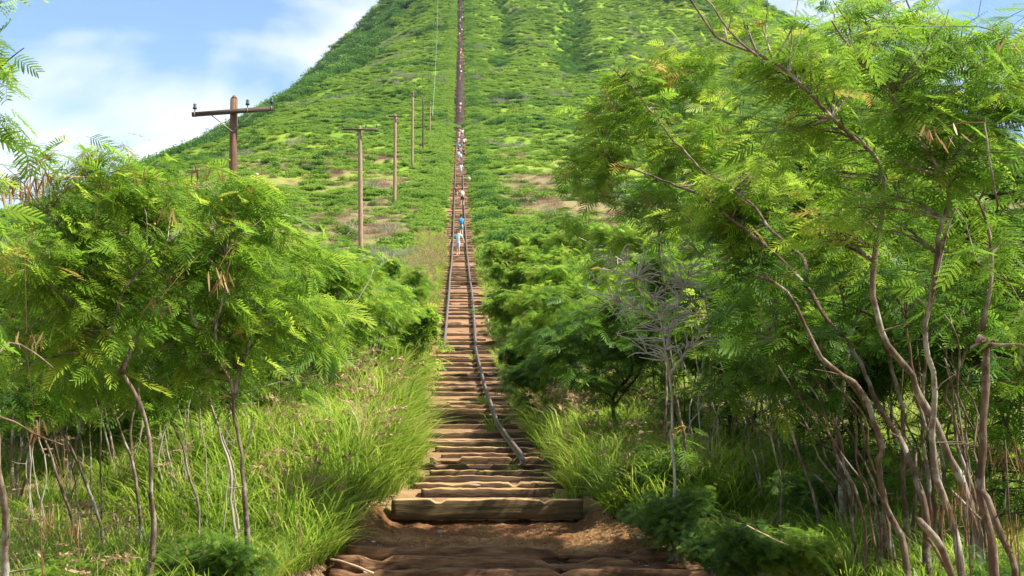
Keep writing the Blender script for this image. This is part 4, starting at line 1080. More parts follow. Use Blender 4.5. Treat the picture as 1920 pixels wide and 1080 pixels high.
    # low dark shrubs in the right undergrowth
    U = [(1330, 15.5, 'shrub1', .4, 'dark leafy shrub at the right edge of the dirt'),
         (1385, 14.5, 'shrub2', .5, 'broad dark shrub in the shade beside the dirt'),
         (1480, 14.2, 'shrub0', .45, 'dark sapling below the fan of trunks'),
         (1560, 17, 'shrub2', .6, 'dark shrub under the leaning pale trunk'),
         (1890, 10.5, 'shrub1', .5, 'dark shrub at the foot of the broken trunk'),
         (1620, 10.5, 'shrub0', .3, 'low dark seedling in front of the right thicket'),
         (1760, 9.8, 'shrub2', .3, 'dark seedling beside the broken stick'),
         (395, 13.2, 'shrub2', .5, 'blue-green sapling at the foot of the dark forked tree, left'),
         (350, 12.0, 'shrub0', .35, 'low sapling among the grass at the lower left'),
         (100, 13, 'shrub0', .38, 'small dark sapling at the lower left'),
         (1215, 19, 'shrub1', .6, 'dark shrub behind the grass right of the beam'),
         (1260, 17, 'shrub2', .6, 'dark shrub right of the washed out bank')]
    for px, d, k, s, lab in U:
        place_tree(k, at_px(px, d), d, s, lab, 'low shrubs in the undergrowth', name='shrub', cat='shrub')
mid_trees()

# ------------------------------------------------------------------ hillside scrub
def bush_mesh(name, seed, mat, n=260, rad=1.2, h=1.1, size=.26, flat=.5, twig=False):
    r = np.random.RandomState(seed)
    sub = [(r.uniform(-.5, .5) * rad, r.uniform(-.5, .5) * rad, r.uniform(.35, .62) * h, r.uniform(.40, .62) * rad) for _ in range(7)]
    O = []
    while len(O) < n:
        s = sub[r.randint(len(sub))]
        q = r.randn(3); q /= np.linalg.norm(q); q *= s[3] * r.rand() ** .3; q[2] *= h / rad * .8
        p = np.array(s[:3]) + q
        if p[2] > 0.02: O.append(p)
    O = np.array(O)
    D = r.randn(n, 3); D[:, 2] *= flat
    if twig: D = O / rad + r.randn(n, 3) * .35; D[:, 2] = np.abs(D[:, 2]) + .4
    T_ = np.array([(-.5, -.22, 0), (.1, -.34, .03), (.55, 0, -.10), (.1, .34, .03)]) if not twig else np.array([(-1, -.03, 0), (1, -.015, 0), (1, .015, 0), (-1, .03, 0)])
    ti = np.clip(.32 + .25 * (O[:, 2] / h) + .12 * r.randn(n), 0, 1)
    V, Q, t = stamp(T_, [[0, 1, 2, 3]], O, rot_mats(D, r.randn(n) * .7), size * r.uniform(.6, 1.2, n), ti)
    return raw_mesh(name, V, Q, None, mat, t)

def hillside():
    P = [bush_mesh('scrub', 1, M['leaf_far'], 480, 1.2, .9, .2), bush_mesh('scrub', 2, M['leaf_far'], 480, 1.4, .8, .2), bush_mesh('scrub', 3, M['leaf_far'], 420, 1.0, 1.1, .19),
         bush_mesh('scrub', 4, M['leaf_farD'], 480, 1.3, 1.3, .2), bush_mesh('scrub', 5, M['leaf_farD'], 480, 1.2, 1.1, .2),
         bush_mesh('scrub', 6, M['grey_twig'], 240, 1.3, 1.2, .35, twig=True), bush_mesh('scrub', 7, M['red_grass'], 260, 1.1, .6, .22, twig=True),
         bush_mesh('scrub', 8, M['leaf_far'], 420, 1.7, .45, .24)]
    r = np.random.RandomState(5)
    n = 260000
    k = r.uniform(-.62, .62, n)
    y = np.where(r.rand(n) < .62, 40 * (800 / 40.) ** r.rand(n), 300 + 500 * r.rand(n) ** .8)
    # keep density per ground area about even, thinning close by
    w = np.clip((y / 360.) ** 1.3, .04, 1)
    keep = r.rand(n) < w
    y, k = y[keep], k[keep]
    x = k * y
    v = x - XT(y)
    px = 960 + x / y * F_PX
    s = r.uniform(.55, 1.25, len(y)) * np.interp(y, [40, 120, 400, 800], [.55, .85, 1.1, 1.25])
    clump = fbm(x / 13, y / 17, 51); gully = fbm(x / 30, y / 45, 52)
    s *= .65 + .8 * clump
    ok = (np.abs(v) > 1.25 + s * np.where(y < 250, 1.35, 1.2) + .4 * (y > 300)) | ((y > 285) & (y < 293) & (np.abs(v) > .2) & (r.rand(len(y)) < .6))
    ok &= ~((y < 75) & (np.abs(v) < 6))
    ok &= ~((y < 60))| (np.abs(px - 960) > 0)
    x, y, v, s, clump, gully = [a[ok] for a in (x, y, v, s, clump, gully)]
    u = r.rand(len(x))
    idx = np.where(u < .25, 0, np.where(u < .45, 1, np.where(u < .6, 2, 7)))
    dark = (clump > .66) & (u < .55) | (gully > .68) & (u < .25)
    idx = np.where(dark, np.where(u < .3, 3, 4), idx)
    grey = fbm(x / 12, y / 20, 61)
    idx = np.where((grey > .68) & (u > .5), 5, idx)
    gz_ = (px > 640) & (px < 815) & (y > 62) & (y < 92) & (r.rand(len(x)) < .55) if False else ((960 + x / y * F_PX > 640) & (960 + x / y * F_PX < 815) & (y > 62) & (y < 92) & (r.rand(len(x)) < .5)); idx = np.where(gz_, 5, idx)
    bp = brown_patch(x, y)
    idx = np.where((bp > .25) & (r.rand(len(x)) < .3 + .65 * bp), 6, idx)
    s = np.where(idx == 6, s * .8, s)
    # dark shrubs hugging the right side of the upper track
    tr = (y > 150) & (v > 0) & (v < 3.6) & (r.rand(len(x)) < .12); idx = np.where(tr, 3, idx)
    # mostly darker, larger scrub on the left flank near the top
    fl = (y > 300) & (v < -np.interp(y, [300, 430, 580, 760], [66, 44, 28, 14]) + 14 * (fbm(x / 14, y / 14, 88) - .5)); idx = np.where(fl & (r.rand(len(x)) < .85), np.where(u < .5, 3, 4), idx)
    for i_, (a0, a1, wd) in enumerate(((13, 24, 3.0), (36, 62, 6.5))):
        c_ = a0 + (a1 - a0) * (y - 430) / 300. + 5 * (vn(y / 40, y * 0 + i_, 90) - .5)
        idx = np.where((y > 440) & (np.abs(v - c_) < wd * (.4 + vn(y / 18, v * 0, 93))) & (r.rand(len(x)) < .85), 3, idx); s = np.where(fl, s * 1.5, s)
    # small growth right up to the edges of the stairway
    ne = 5200; ye = 44 + (760 - 44) * r.rand(ne) ** .8; sg = np.where(r.rand(ne) < .5, -1., 1.); ve = sg * (1.35 + .75 * sstep(240, 380, ye) + 2.0 * r.rand(ne) ** 1.6)
    ke = (ye > 110) | (ve > 0); ye, ve = ye[ke], ve[ke]
    se = np.minimum((np.abs(ve) - .95 - .6 * sstep(240, 380, ye)) * .8, 1.0) * np.interp(ye, [40, 250, 700], [.8, 1.0, 1.5])
    x = np.concatenate([x, XT(ye) + ve]); y = np.concatenate([y, ye]); s = np.concatenate([s, se])
    idx = np.concatenate([idx, np.where((ve > 0) & (r.rand(len(ye)) < .10 + .08 * (ye > 330)), 3, r.choice([0, 1, 7, 2], len(ye)))])
    z = GZ(x, y) - .08
    rot = np.stack([r.randn(len(x)) * .08, r.randn(len(x)) * .08, r.rand(len(x)) * 6.28], -1)
    scl = np.stack([s * r.uniform(.85, 1.3, len(x)), s, s * r.uniform(.55, 1.0, len(x))], -1)
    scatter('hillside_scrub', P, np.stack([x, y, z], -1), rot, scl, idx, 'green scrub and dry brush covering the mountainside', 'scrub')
hillside()

# ------------------------------------------------------------------ grass
def tuft(seed, mat, n=34, h=.62, w=.011, lean=.55, spread=.10, heads=0.0):
    r = np.random.RandomState(seed); mb = MB()
    for i in range(n):
        az = r.rand() * 6.28; b = np.array([math.cos(az), math.sin(az), 0]) * spread * r.rand() ** .5
        H = h * r.uniform(.55, 1.1); la = az + r.randn() * .6; l = lean * H * r.uniform(.35, 1.2)
        d = np.array([math.cos(la), math.sin(la), 0]); side = np.array([-d[1], d[0], 0]) * w / 2 * r.uniform(.7, 1.3)
        p = [b, b + d * l * .22 + [0, 0, H * .45], b + d * l * .62 + [0, 0, H * .82], b + d * l * 1.15 + [0, 0, H * .93]]
        V = [p[0] - side, p[0] + side, p[1] + side, p[1] - side, p[2] + side * .8, p[2] - side * .8, p[3] + side * .15, p[3] - side * .15]
        t0 = np.clip(.42 + .22 * r.randn(), 0, 1)
        mb.add(V, [[0, 1, 2, 3], [3, 2, 4, 5], [5, 4, 6, 7]], tint=np.clip([t0 - .1, t0 - .1, t0, t0, t0 + .05, t0 + .05, t0 + .1, t0 + .1], 0, 1))
    return mb.mesh('grass_tuft', mat)

def seed_tuft(seed, n=9):
    r = np.random.RandomState(seed); mb = MB()
    for i in range(n):
        az = r.rand() * 6.28; d = np.array([math.cos(az), math.sin(az), 0]); H = r.uniform(.6, .95)
        p = [d * .04, d * .08 + [0, 0, H * .6], d * .17 + [0, 0, H * .95], d * .27 + [0, 0, H]]
        mb.tube(p, [.003, .0025, .002, .001], 3, cap=False, tint=.6)
        for k in range(14):
            t = r.rand(); o = p[2] * (1 - t) + p[3] * t; q = r.randn(3) * .018; s_ = r.randn(3) * .006
            mb.add([o, o + q + s_, o + q * 1.8, o + q - s_], [[0, 1, 2, 3]], tint=r.rand())
    return mb.mesh('grass_tuft', M['grass_dry'])

def grass():
    K = [tuft(1, M['grass'], h=.52, lean=.8), tuft(2, M['grass'], h=.56, lean=1.0), tuft(3, M['grass'], h=.42, lean=1.1, n=40), tuft(4, M['grass'], h=.66, lean=.7, n=26),
         seed_tuft(5), tuft(6, M['grass_dry'], n=26, h=.5, lean=.9), tuft(7, M['grass'], n=24, h=.22, lean=1.0, spread=.09)]
    r = np.random.RandomState(9)
    X, Y, Sx, I = [], [], [], []
    def area(x0, x1, y0, y1, dens, fn, kinds, s0, s1, mode='v'):
        n = int((x1 - x0) * (y1 - y0) * dens)
        a = r.uniform(x0, x1, n); b = r.uniform(y0, y1, n)
        x = XT(b) + a if mode == 'v' else a
        m = fn(x, b, a)
        m = m * (1 - np.clip(path_mask(x, b) * 1.7 - .45, 0, 1))
        k = r.rand(n) < m
        x, b = x[k], b[k]
        X.append(x); Y.append(b); Sx.append(r.uniform(s0, s1, len(x)) * (.75 + .5 * fbm(x / 1.1, b / 1.1, 21)))
        ks = np.array([q[0] for q in kinds]); ps = np.array([q[1] for q in kinds], float); ps /= ps.sum()
        I.append(r.choice(ks, len(x), p=ps))
    G = [(0, 3), (1, 3), (2, 2), (3, 3), (4, .35), (5, .08)]
    # left bank, tall and fluffy
    area(-4.6, -1.0, 16.3, 47, 48, lambda x, y, v: sstep(-1.25, -1.7, v) * sstep(-5.0, -3.2, v) * sstep(16.2, 17.4, y + .5 * (v + 2)), G, 1.0, 1.6)
    area(-5.0, -1.4, 25, 44, 16, lambda x, y, v: sstep(-1.4, -2.0, v), [(0, 1), (3, 2), (1, 1)], 1.35, 1.9)
    # right bank
    area(1.15, 4.6, 18.3, 33, 40, lambda x, y, v: sstep(1.1, 1.6, v) * (1 - .8 * sstep(2.9, 4.6, v)), G, .85, 1.3)
    # bright strip beside the left rail
    area(-3.4, -.85, 46, 108, 24, lambda x, y, v: sstep(-.9, -1.3, v) * sstep(-3.6, -2.4, v), [(0, 2), (1, 2), (2, 3), (4, 1)], .6, 1.0)
    area(1.1, 2.6, 33, 120, 8, lambda x, y, v: 1 - sstep(1.6, 2.6, v), [(2, 3), (6, 2), (5, .5)], .5, .9)
    # under the left trees
    area(-9.5, -1.9, 8, 26, 24, lambda x, y, v: sstep(.34, .5, fbm(x / 1.2, y / 1.2, 22)) * .7 + .28, [(0, 2), (1, 2), (2, 3), (6, 3), (5, .7), (4, .3)], .55, 1.0, 'x')
    # under the right trees
    area(1.2, 9.5, 8.2, 26, 24, lambda x, y, v: sstep(.34, .5, fbm(x / 1.2, y / 1.2, 23)) * .7 + .28, [(0, 2), (1, 2), (2, 3), (6, 3), (5, .5)], .5, .95, 'x')
    area(-26, 26, 26, 60, 3.0, lambda x, y, v: (np.abs(x - XT(y)) > 2.5) * .9, [(0, 2), (1, 2), (2, 2), (5, .6)], .8, 1.3, 'x')
    area(-3.4, -1.1, 13, 20, 60, lambda x, y, v: np.exp(-((path_mask(x, y) - .35) / .35) ** 2), [(2, 2), (6, 4), (0, 1)], .6, 1.0)
    area(1.0, 4.6, 13, 20.5, 50, lambda x, y, v: np.exp(-((path_mask(x, y) - .35) / .35) ** 2) * .9, [(2, 2), (6, 4), (0, .6)], .55, .95)
    # fringe in front and weeds along the rail
    area(-1.6, -1.12, 19.3, 46, 22, lambda x, y, v: .8 + 0 * x, [(2, 1.4), (6, 3)], .6, .9)
    area(1.35, 2.6, 18.6, 21, 30, lambda x, y, v: .9 + 0 * x, [(2, 2), (6, 2), (0, 1)], .5, .8)
    area(1.1, 1.5, 19.3, 34, 22, lambda x, y, v: .7 + 0 * x, [(2, 2), (6, 3)], .6, .9)
    area(.33, .47, 23.2, 45, 14, lambda x, y, v: sstep(.45, .6, fbm(y / 1.6, y * 0, 24)), [(6, 3), (2, .6)], .6, 1.0)
    area(1.6, 3.4, 15.2, 18.6, 10, lambda x, y, v: .5 + 0 * x, [(6, 3), (2, 1), (5, .5)], .5, .9)
    x, y, s, i = np.concatenate(X), np.concatenate(Y), np.concatenate(Sx), np.concatenate(I)
    z = GZ(x, y) - .02
    n = len(x)
    rot = np.stack([r.randn(n) * .12, r.randn(n) * .12 + .1, r.rand(n) * 6.28], -1)
    scl = np.stack([s * 1.15, s * 1.15, s * r.uniform(.85, 1.15, n)], -1)
    scatter('grass', K, np.stack([x, y, z], -1), rot, scl, i, 'tall bright grass with pinkish seed heads on both sides of the steps', 'grass')
grass()

# ------------------------------------------------------------------ utility poles
def pole(px, d, top_row, arm_half, base_row=None, tilt=0.0, thick=.13, wood='pole_far', label='', turn=0.0, insulators=3, arms=True, foot=0.0):
    x = at_px(px, d); z0 = PZ(x, d); zt = float(PT(px, top_row, d)[2])
    root = empty('utility_pole', (x, d, z0)); H = zt - z0
    m = MB(); zz = np.linspace(-.4, H, 9)
    m.tube([(foot * (1 - k / 8), 0, z) for k, z in enumerate(zz)], np.linspace(thick * 1.22, thick, 9), 12)
    m.tube([(0, 0, H), (0, 0, H + thick * 1.0)], [thick, thick * .35], 12)
    m.build('post', M[wood], root, smooth=True)
    if arms:
        za = H - .42 if d < 60 else H - .14
        a = MB(); ca, sa = math.cos(tilt), math.sin(tilt)
        a.box((0, -thick - .055, za), (arm_half, .05, .065), ry=-tilt)
        a.build('crossarm', M['arm'], root)
        b = MB()
        for sg in (-1, 1):
            b.tube([(sg * arm_half * .52, -thick - .07, za - .07 + sg * arm_half * .52 * sa), (0, -thick - .02, za - .62)], .016, 5)
        b.build('brace', M['steel'], root)
        for t in ((-.93, .36, .95) if insulators == 3 else ()):
            c = MB(); xx = t * arm_half; zc = za + xx * sa + .06
            c.tube([(xx, -thick - .055, zc), (xx, -thick - .055, zc + .10), (xx, -thick - .055, zc + .105), (xx, -thick - .055, zc + .16), (xx, -thick - .055, zc + .17), (xx, -thick - .055, zc + .25), (xx, -thick - .055, zc + .28)],
                   [.015, .015, .065, .06, .045, .05, .02], 10)
            ins = c.build('insulator', M['ins'], root, smooth=True)
            if t != .36 or True:
                e = MB(); e.box((xx, -thick - .055, za + xx * sa), (.012, .056, .072)); e.build('bracket', M['steel'], root)
    tag(root, label, 'utility pole', 'line of wooden utility poles climbing the hill')
    return root
def poles():
    pole(431, 42, 186, 1.25, tilt=.078, thick=.115, wood='pole', label='nearest utility pole, thick reddish wood with a tilted dark crossarm against the sky')
    pole(671, 93, 240, 1.22, tilt=.0, thick=.14, label='second pole, tall and slim with a level dark crossarm above the green slope', foot=.15)
    pole(738, 138, 216, .62, thick=.15, label='third pole, bare pale wood with a faint short crossarm', insulators=0)
    pole(771, 194, 173, .6, thick=.16, label='fourth pole, slim bare pole standing above a dry patch', insulators=0)
    pole(791, 232, 184, .1, thick=.13, label='fifth pole, thin dark pole without arms', arms=False, wood='arm')
    pole(804, 270, 190, .9, thick=.12, label='sixth and farthest pole with a small crossarm, closest to the pale cable', insulators=0)
    # pale cable running up the slope
    m = MB(); pts = []
    for row, px, d in ((245, 811, 283), (205, 813, 330), (150, 816, 395), (110, 818, 450), (60, 820, 525), (0, 821, 605), (-50, 823, 670)):
        p = PT(px, row, d); pts.append([p[0], d, max(PZ(p[0], d) + 2.6, p[2])])
    m.tube(curve(pts, 8), .04, 5)
    tag(m.build('power_cable', M['cable']), 'thin pale cable running up the slope left of the stairway', 'cable')
poles()

# ------------------------------------------------------------------ stones, posts, sticks
def rock_mesh(seed, mat, rad=1.0, flat=.6):
    r = np.random.RandomState(seed)
    bmv, bmq = [], []
    nu, nv_ = 10, 7
    for j in range(nv_):
        ph = math.pi * j / (nv_ - 1)
        for i in range(nu):
            th = 2 * math.pi * i / nu
            k = 1 + .35 * (fbm(math.cos(th) * 1.3 + 5 + seed, math.sin(th) * 1.3 + ph * 1.2, seed) - .5) * 2 * math.sin(ph)
            bmv.append((math.cos(th) * math.sin(ph) * k, math.sin(th) * math.sin(ph) * k * .8, math.cos(ph) * flat))
    for j in range(nv_ - 1):
        for i in range(nu):
            bmq.append([j * nu + i, (j + 1) * nu + i, (j + 1) * nu + (i + 1) % nu, j * nu + (i + 1) % nu])
    return raw_mesh('stone', np.array(bmv) * rad, bmq, None, mat)
def small_things():
    rm = [rock_mesh(i, M['stone'], flat=.6) for i in range(3)]; rp = [rock_mesh(i + 7, M['stone_pale'], flat=.45) for i in range(2)]
    def ground_hit(px, py):
        """walk down the ray until it meets the dirt"""
        d = 12.0
        while d < 22:
            p = PT(px, py, d)
            if p[2] < PZ(p[0], d) - .06: break
            d += .05
        return p[0], d
    ev = bpy.context.evaluated_depsgraph_get()
    dp = bpy.data.objects['dirt_path']
    def drop(x, y):
        ok, loc, nrm, _ = dp.ray_cast(Vector((x, y, 5)), Vector((0, 0, -1)))
        return loc.z if ok else PZ(x, y)
    bpy.context.view_layer.update()
    S_ = [(1200, 1028, .055, 1, 'flat pale stone on the shaded dirt, largest of the pale ones'), (1212, 1055, .045, 1, 'pale stone low on the dirt, right of centre'),
          (685, 1058, .035, 1, 'small pale stone at the left end of the dirt'), (838, 1063, .05, 0, 'tan stone on the lowest dirt ledge, left of centre'),
          (1005, 1068, .045, 0, 'tan stone on the lowest dirt ledge, right of centre'), (860, 996, .07, 0, 'brown stone in the hollow under the beam, left half'),
          (825, 975, .07, 0, 'rough stone leaning under the left half of the beam'), (1000, 990, .05, 0, 'small stone in the hollow under the beam, right half'),
          (1275, 1047, .10, 0, 'large brown stone at the right side of the dirt'), (1320, 1045, .06, 0, 'tan stone right of the largest brown one'),
          (1245, 1070, .07, 0, 'reddish stone at the bottom right of the dirt'), (700, 1028, .03, 1, 'tiny pale stone beside the left grass'),
          (1130, 1070, .04, 0, 'tan stone at the lowest edge, right of the centre'), (940, 1020, .035, 0, 'small stone in the middle of the shaded dirt'),
          (1180, 985, .05, 0, 'stone on the bright rim of the hollow, right'), (1330, 1012, .05, 0, 'stone by the right bank')]
    for px, py, rad, pale, lab in S_:
        x, y = ground_hit(px, py)
        o = link(bpy.data.objects.new('stone', (rp if pale else rm)[rnd.randint(0, 1)]))
        o.location = (x, y, drop(x, y) + rad * .18); o.scale = (rad, rad, rad * .9); o.rotation_euler = (rnd.uniform(-.3, .3), rnd.uniform(-.3, .3), rnd.uniform(0, 6))
        tag(o, lab, 'stone', 'stones lying on the dirt')
    # loose wood knob on the first ties
    x, y = float(XT(21.3)) - .0, 21.25
    b = link(bpy.data.objects.new('stone', rm[0])); b.location = (x - .25, 20.95, float(S(21)) - .02); b.scale = (.13, .06, .05); tag(b, 'brown stone lying on the second tie above the front beam', 'stone', 'stones lying on the dirt')
    # white block and stake beside the rails
    w = MB(); w.box((0, 0, .28), (.2, .2, .32)); w.box((0, 0, .63), (.15, .15, .04)); y = 172.
    o = w.build('concrete_block', M['stone_pale']); o.location = (at_px(879, y), y, PZ(at_px(879, y), y)); tag(o, 'small whitish concrete block beside the right rail above the shirtless hiker', 'concrete block')
    w = MB(); w.tube([(0, 0, -.2), (.01, 0, .3), (0, 0, .62)], [.045, .045, .04], 7); y = 50.5
    o = w.build('wooden_stake', M['pale_wood']); xx = at_px(915, y); o.location = (xx, y, PZ(xx, y)); tag(o, 'short pale wooden stake standing at the right end of a tie', 'stake')
    # broken sticks at the lower right
    def stick(pix, d0, d1, r0, r1, lab, mat='bark_red', name='broken_branch'):
        pts = [PT(p[0], p[1], d0 + (d1 - d0) * i / (len(pix) - 1)) for i, p in enumerate(pix)]
        c = curve(pts, .06, .004, np.random.RandomState(3)); m = MB(); b0 = c[0].copy()
        m.tube(c - b0, np.linspace(r0, r1, len(c)), 8)
        o = m.build(name, M[mat], smooth=True); o.location = tuple(b0); tag(o, lab, 'branch')
    stick([(1790, 1095), (1775, 1050), (1755, 1010), (1722, 975)], 8.2, 8.0, .022, .020, 'broken reddish branch stub standing in the lower right corner')
    stick([(1780, 1075), (1760, 1040), (1740, 1010)], 8.4, 8.3, .012, .008, 'thinner splinter beside the broken branch stub')
    stick([(1840, 975), (1800, 935), (1783, 918)], 9.0, 9.2, .009, .006, 'thin bare stick leaning on the broken reddish trunk', 'bark')
    stick([(0, 782), (30, 792), (62, 812), (120, 835)], 9.6, 10.0, .008, .006, 'thin orange-brown twig crossing at the left edge', 'bark_red')
    stick([(700, 1075), (650, 1055), (620, 1048)], 15.4, 15.8, .015, .01, 'short dead stick lying at the left end of the dirt', 'pale_wood')
    stick([(1400, 985), (1450, 1010), (1480, 1022)], 12.2, 12.4, .007, .005, 'dry curved stalk lying in the grass at the lower right', 'pale_wood')
    stick([(590, 690, ), (630, 640), (660, 580), (690, 530), (700, 505)], 24, 24.3, .018, .007, 'bare pale branch sticking up between the left trees', 'bark_pale')
    for i, (px, py, d, L, lab) in enumerate([(1885, 880, 9.3, .34, 'hanging bunch of dry brown fronds beside the broken trunk'), (1790, 990, 8.9, .32, 'dry brown fronds drooping left of the broken trunk'),
                                            (1810, 960, 9.0, .30, 'faded fronds between the tall trunk and the broken trunk'), (1905, 1020, 8.2, .36, 'brown fronds in the lower right corner'),
                                            (75, 1010, 10.5, .3, 'dry orange fronds low at the left edge'), (145, 1030, 10.8, .25, 'dry rust-coloured fronds at the lower left')]):
        m = MB(); c = PT(px, py - 50, d); rr = np.random.RandomState(60 + i)
        pods(m, rr, (0, 0, 0), 26, L * .6, .007, .08, .35)
        g = PZ(c[0], c[1])
        m.tube([(.02, .03, g - c[2] - .05), (.03, .02, (g - c[2]) * .5), (0, 0, .02)], [.008, .006, .004], 5, tint=.2)
        o = m.build('dry_frond', M['pod']); o.location = tuple(c); tag(o, lab, 'dry fronds')
small_things()

def gravel():
    r = np.random.RandomState(44)
    xs, ys, Zp, mm = PATHG['xs'], PATHG['ys'], PATHG['Z'], PATHG['m']
    def on_path(n):
        i = r.randint(0, len(xs), n); j = r.randint(int((14.5 - ys[0]) / .035), len(ys) - 30, n)
        k = (mm[j, i] > .75) & (fbm(xs[i] * 1.3, ys[j] * 1.3, 46) + .25 * r.rand(n) > .52); i, j = i[k], j[k]
        return np.stack([xs[i], ys[j], Zp[j, i]], -1)
    P = on_path(9000); n = len(P); s_ = .006 + .022 * r.rand(n) ** 3
    pm = [rock_mesh(70 + i, M['stone'], flat=.6) for i in range(3)] + [rock_mesh(75, M['soil_lump'], flat=.7)]
    scatter('gravel', pm, P, r.rand(n, 3) * 6.28, np.stack([s_, s_, s_ * .8], -1), r.randint(0, 4, n), 'small gravel and crumbs of soil on the worn dirt', 'gravel')
    P = on_path(5200); n = len(P)
    lm = []
    for q in range(3):
        m = MB(); b = .3 * (q - 1)
        m.add([(-1, -.28, 0), (0, -.36, .2 + b * .3), (0, .36, .2), (-1, .28, .1)], [[0, 1, 2, 3]], tint=.3 + .2 * q); m.add([(0, -.36, .2 + b * .3), (1, -.08, b * .2), (1, .08, 0), (0, .36, .2)], [[0, 1, 2, 3]], tint=.4 + .2 * q)
        lm.append(m.mesh('leaf', M['grass_dry']))
    m = MB(); m.tube([(-2.4, 0, .2), (0, .2, .3), (2.2, -.1, .2)], [.09, .08, .05], 5, tint=.3); lm.append(m.mesh('twig', M['grass_dry']))
    s_ = r.uniform(.010, .030, n)
    scatter('leaf_litter', lm, P + [0, 0, .006], np.stack([r.randn(n) * .3, r.randn(n) * .3, r.rand(n) * 6.28], -1), np.stack([s_] * 3, -1), r.randint(0, 4, n), 'dry leaf litter and broken twigs on the dirt', 'leaf litter')
gravel()

# ------------------------------------------------------------------ hikers
def skin_mesh(name, pts, edges, rad, root=0, sub=1):
    me = bpy.data.meshes.new(name); me.from_pydata([tuple(p) for p in pts], edges, [])
    o = bpy.data.objects.new(name, me); COL.objects.link(o)
    md = o.modifiers.new('skin', 'SKIN'); md.use_smooth_shade = True
    for i, r_ in enumerate(rad):
        me.skin_vertices[0].data[i].radius = (r_, r_) if np.isscalar(r_) else r_
        me.skin_vertices[0].data[i].use_root = (i == root)
    s_ = o.modifiers.new('sub', 'SUBSURF'); s_.levels = sub; s_.render_levels = sub
    dg = bpy.context.evaluated_depsgraph_get()
    m2 = bpy.data.meshes.new_from_object(o.evaluated_get(dg)); m2.name = name
    bpy.data.objects.remove(o)
    return m2

